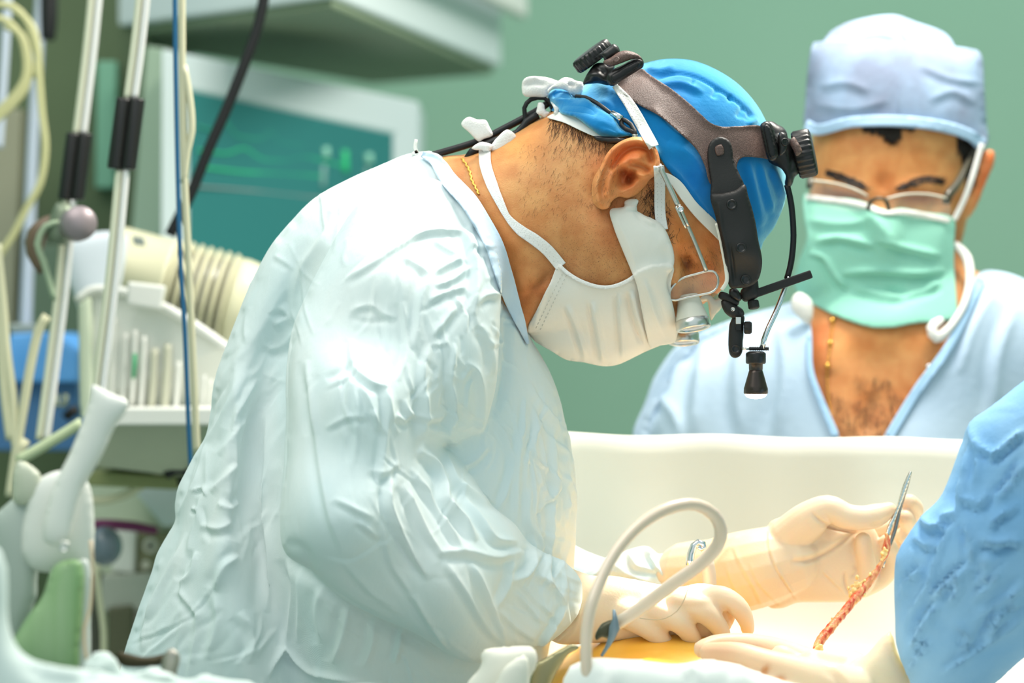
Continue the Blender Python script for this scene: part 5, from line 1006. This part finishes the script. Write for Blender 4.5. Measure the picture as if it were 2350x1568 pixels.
# hanging tubes
def hose(label, cat_, name, segs, Y, r, m_, grp=None):
    t = thing(name, label, cat_, grp)
    for s_ in segs: tb('hose', s_, Y, r, m_, t, 10)
    return t
hose('thin blue tube hanging straight beside a cream one', 'tube', 'blue_tube', [[(401,-30),(403,150),(408,400),(414,600),(424,760),(432,960),(438,1080)]], .24, 5.5, mat('blue_tube', (30, 90, 130), .4))
hose('cream tube hanging beside the blue one, with a looser loop', 'tube', 'cream_tube', [[(418,-30),(418,150),(423,400),(433,600),(440,760),(446,900),(452,1040)], [(422,150),(436,230),(440,300),(430,345),(422,420)]], .26, 8.5, mat('cream_tube', (206, 202, 172), .4))
hose('thick black cable curving down across the monitor', 'cable', 'black_cable', [[(612,-40),(592,60),(560,150),(520,250),(478,345),(440,440),(415,490),(390,540)]], .5, 13, M['rubber'])
hose('coiled cream cable hanging at the upper left corner', 'cable', 'coiled_cable', [[(-20,10),(30,15),(62,50),(85,120),(90,180),(96,260),(104,340),(92,420),(60,480),(30,540),(-20,610)], [(-20,40),(20,50),(50,90),(60,160),(40,210),(-20,270)], [(10,60),(50,80),(68,140),(60,200),(20,250),(-20,285)], [(30,20),(74,60),(88,130),(80,180)]], .7, 8.5, mat('ochre_hose', (190, 188, 140), .45))
hose('cream hoses dropping past the blue box at the left edge', 'hose', 'ventilator_hose', [[(108,725),(88,760),(70,840),(55,930),(38,1030),(22,1140)], [(-8,560),(6,700),(14,800),(30,920),(34,1010),(60,1090),(86,1130)], [(-20,640),(0,760),(10,900),(24,1010)], [(60,1010),(40,1050),(48,1110),(40,1170)]], .45, 11, cr)
hose('pale green strap slanting below the blue box', 'strap', 'green_strap', [[(40,1058),(90,1030),(140,1000),(188,970)]], .4, 13, mat('pale_green_strap', (186, 198, 160), .6))
hose('pale tube curving below the tray to a black ring', 'tube', 'pale_tube', [[(186,1146),(230,1150),(280,1140),(330,1112),(372,1086)]], .55, 10, cr)
t = thing('black_ring', 'black rubber ring beside the gown below the white shelf', 'ring'); tb('ring', [(380,1092),(398,1080),(420,1078),(436,1088),(432,1104),(408,1108)], .5, 11, M['rubber'], t)
# corrugated canister
cn = thing('ventilator_bellows', 'cream canister with a ribbed middle lying below the monitor', 'equipment')
sc = (.72-CAMY)/F; a0 = at(300, 628, .72); a1 = at(575, 700, .72); axn = (a1-a0).normalized(); LL = (a1-a0).length
cm = mat('cream_canister', (216, 212, 180), .4)
obj('end_cap', lathe([(60*sc, -.03), (94*sc, -.028), (100*sc, -.02), (100*sc, LL*.28), (104*sc, LL*.29), (100*sc, LL*.33)], a0, axn, 40), cm, cn)
for i in range(7):
    h0 = LL*(.33+.075*i); obj('rib', lathe([(86*sc, h0), (103*sc, h0+.003), (107*sc, h0+LL*.022), (103*sc, h0+LL*.044), (86*sc, h0+LL*.05)], a0, axn, 40), cm, cn)
obj('core', lathe([(86*sc, LL*.3), (88*sc, LL*.86)], a0, axn, 32), mat('grey_core', (120, 122, 124), .3, metal=.5), cn)
obj('dome', lathe([(98*sc, LL*.84), (100*sc, LL*.9), (96*sc, LL*1.0), (82*sc, LL*1.08), (50*sc, LL*1.14), (8*sc, LL*1.16)], a0, axn, 40), cm, cn)
prism('label', [(302,540,.60), (330,545,.60), (334,566,.60), (306,562,.60)], .003, mat('grey_label', (130, 140, 136), .5), cn)
# white ribbed basket and tray shelf
bk = thing('ribbed_basket', 'white plastic basket with tall ribs standing on the white shelf', 'basket')
by = .52
prism('wall', [(178,684,by), (222,664,by), (300,676,by), (390,716,by), (512,800,by), (560,840,by+.05), (540,936,by+.05), (440,936,by), (182,936,by)], .1, mat('basket_white', (222, 224, 216), .5), bk)
tb('rim', [(176,692),(205,668),(240,664),(300,674),(390,712),(470,762),(530,806)], by-.005, 11, wht, bk)
for x0, y0, y1, w, c in ((288,765,935,5,0),(310,758,930,6,0),(331,772,935,6,0),(355,800,940,8,1),(262,730,930,5,0),(385,790,945,9,1),(410,830,950,6,0),(470,860,945,4,0),(484,870,945,4,0),(500,880,945,4,0)):
    tb('rib', [(x0,y0),(x0-3,(y0+y1)/2),(x0-8,y1)], by-.004, w, (wht, mat('rib_shade', (196, 196, 176), .5))[c], bk, 8)
prism('side_panel', [(180,700,by-.02), (205,680,by-.02), (212,960,by-.02), (185,960,by-.02)], .03, mat('pale_green_plastic', (204, 214, 190), .5), bk)
tb('green_mark', [(309,812),(308,840),(306,868)], by-.010, 5, mat('green_mark', (60, 160, 110), .5), bk)
prism('tag', [(292,646,by-.03), (380,656,by-.03), (368,712,by-.03), (290,700,by-.03)], .01, wht, bk)
shf = thing('shelf', 'white edged shelf with a grey green underside carrying the ribbed basket', 'shelf')
ys_ = .46; zt = at(0, 936, ys_).z
x0_ = at(238, 0, ys_).x; obj('board', box((x0_+.11, ys_+.37, zt-.009), (.22, .76, .018), 0, .002), wht, shf, smooth=False)
prism('shelf_underside', [(238,962,ys_+.0), (470,974,ys_+.0), (420,1095,ys_+.04), (215,1070,ys_+.04)], .2, mat('grey_green_underside', (184, 188, 164), .5, var=(172, 176, 156), vs=6), shf)  # stands for the underside of the shelf, no drawer there
prism('bracket', [(195,1080,ys_+.08), (420,1095,ys_+.08), (410,1125,ys_+.08), (200,1115,ys_+.08)], .18, mat('olive_bracket', (142, 148, 100), .6), shf)
# blue boxes
bx = thing('blue_box', 'blue plastic box with a lighter blue lid standing at the left edge', 'box')
prism('box_body', [(-60,868,.8), (178,868,.8), (176,1035,.8), (-60,1035,.8)], .2, mat('blue_box', (70, 116, 164), .5), bx)
lb = mat('light_blue_lid', (84, 156, 226), .5, var=(100, 168, 234), vs=25)
prism('lid', [(22,768,.78), (108,762,.78), (178,806,.78), (176,878,.78), (10,878,.78)], .22, lb, bx); prism('tab', [(20,742,.79), (84,744,.79), (82,768,.79), (22,768,.79)], .02, mat('grey_lid', (136, 148, 144), .5), bx)
tb('ring', [(130,905),(128,930),(150,930),(150,905)], .7, 7, jg, bx); tb('dark_foot', [(150,960),(165,945),(178,940)], .7, 12, M['rubber'], bx)
# anaesthesia machine body at the bottom left
am = thing('anaesthesia_machine', 'grey white medical machine with dials behind the grey breathing bag', 'machine')
ay_ = .75
prism('cabinet', [(120,1105,ay_+.05), (440,1120,ay_+.05), (440,1620,ay_+.05), (120,1620,ay_+.05)], .3, mat('machine_green', (196, 206, 182), .6), am)
prism('cover', [(300,1120,ay_), (440,1105,ay_), (430,1200,ay_), (375,1210,ay_)], .06, wp, am)
prism('panel', [(258,1215,ay_), (312,1220,ay_), (308,1318,ay_), (255,1312,ay_)], .06, wht, am); prism('panel', [(312,1220,ay_+.01), (400,1225,ay_+.01), (380,1320,ay_+.01), (308,1318,ay_+.01)], .05, mat('khaki_front', (136, 136, 104), .5), am)
disc('dial', 346, 1252, ay_, 17, M['cream'], am, .01); disc('dial', 347, 1253, ay_-.006, 6, jg, am, .01); disc('dial', 335, 1296, ay_, 10, M['cream'], am, .008)
prism('lower_panel', [(232,1322,ay_-.01), (350,1315,ay_-.01), (345,1402,ay_-.01), (228,1408,ay_-.01)], .08, mat('light_grey_front', (172, 176, 164), .5), am)
prism('dark_panel', [(246,1396,ay_-.02), (304,1390,ay_-.02), (300,1560,ay_-.02), (246,1560,ay_-.02)], .04, mat('dark_olive', (92, 92, 68), .5), am); prism('dark_slot', [(204,1318,ay_-.01), (228,1318,ay_-.01), (236,1560,ay_-.01), (200,1560,ay_-.01)], .04, mat('dark_grey', (70, 72, 58), .5), am)
prism('pink_edge', [(302,1398,ay_-.005), (328,1398,ay_-.005), (316,1520,ay_-.005), (300,1560,ay_-.005)], .03, mat('pinkish_grey', (168, 158, 146), .5), am)
obj('machine_base', box((at(280, 0, .95).x, .95, .45), (.3, .3, .9), 0, .02), wht, am)
ps = thing('purple_strap', 'purple strap lying across the machine above the grey ball', 'strap'); obj('band', inflate([(204,1200),(225,1192),(300,1196),(340,1204),(362,1212),(358,1226),(320,1222),(260,1216),(206,1212)], 4, 8, .66, 1.), mat('purple_strap', (118, 44, 92), .5), ps)
bg = thing('breathing_bag', 'grey rubber breathing bulb with a hanging hose', 'bag')
c_ = at(240, 1254, .60); obj('bulb', ball(c_, (.0195, .0195, .0215), 32, 20), mat('grey_rubber', (112, 126, 138), .25, coat=.6), bg)
tb('hose', [(222,1296),(224,1340),(232,1400),(238,1450),(238,1540)], .58, 7.5, cr, bg)
# blurred things close to the lens at the lower left
fy_ = -.45
ph = thing('plastic_lever', 'white plastic lever slanting close to the lens at the lower left', 'lever')
o = obj('lever', inflate([(212,884),(250,900),(296,926),(262,985),(232,1050),(190,1125),(172,1190),(150,1250),(100,1240),(112,1150),(130,1100),(160,1040),(190,965),(206,915)], 6, 26, fy_, 1.), wht, ph); recalc(o)
bt_ = thing('suction_bottle', 'clear plastic bottle with green liquid close to the lens at lower left', 'bottle')
o = obj('cap', inflate([(52,1200),(80,1110),(140,1080),(200,1105),(216,1190),(214,1280),(204,1304),(90,1312),(52,1280)], 6, 30, fy_+.03, 1.), wht, bt_); recalc(o)
disc('rivet', 148, 1254, fy_-.012, 13, M['silver'], bt_, .003)
o = obj('liquid', inflate([(126,1298),(186,1290),(190,1400),(182,1480),(172,1545),(60,1540),(30,1520),(22,1490),(60,1420),(96,1370)], 7, 40, fy_+.0, .9), mat('green_liquid', (124, 164, 108), .4, var=(150, 178, 136), vs=40, stretch=(1, 1, .05)), bt_); recalc(o)
o = obj('wall', inflate([(178,1290),(200,1285),(212,1330),(208,1420),(202,1530),(160,1545),(170,1480),(180,1400)], 5, 20, fy_+.01, 1.), mat('clear_wall', (216, 220, 216), .3), bt_); recalc(o)
tb('edge', [(208,1240),(213,1310),(206,1400),(194,1440),(196,1500),(204,1530)], fy_-.01, 4, mat('tan_edge', (216, 190, 160), .4), bt_)
fl = thing('plastic_flask', 'translucent grey plastic flask blurred at the lower left edge', 'flask')
o = obj('shell', inflate([(12,1160),(60,1130),(96,1140),(96,1220),(86,1330),(84,1370),(58,1430),(24,1480),(6,1380),(-10,1300),(-20,1200)], 6, 40, fy_+.04, .9), mat('grey_plastic', (176, 186, 178), .35), fl); recalc(o)
o = obj('neck', inflate([(40,1060),(90,1085),(96,1140),(60,1160),(30,1150)], 6, 26, fy_+.03, 1.), mat('pale_plastic', (196, 200, 180), .4), fl); recalc(o)
# ---------------------------------------------------------------- the room
wallm = mat('green_wall', (152, 190, 166), .75, var=(146, 187, 161), vs=1.2)
def st_box(name, c, d, m_): tag(obj(name, box(c, d), m_, smooth=False), kind='structure')
st_box('wall_back', (0, 2.75, 1.6), (5.2, .1, 3.2), wallm); st_box('wall_left', (-2.55, -.9, 1.6), (.1, 7.2, 3.2), wallm); st_box('wall_right', (2.55, -.9, 1.6), (.1, 7.2, 3.2), wallm)
st_box('floor', (0, -.9, -.05), (5.2, 7.2, .1), mat('grey_floor', (168, 176, 170), .5, var=(158, 168, 162), vs=6))
o = obj('trim_1', box((.3, 2.69, 1.0), (4.8, .02, .012), 0, .002), mat('wall_seam', (120, 165, 142), .6), smooth=False); tag(o, kind='structure')
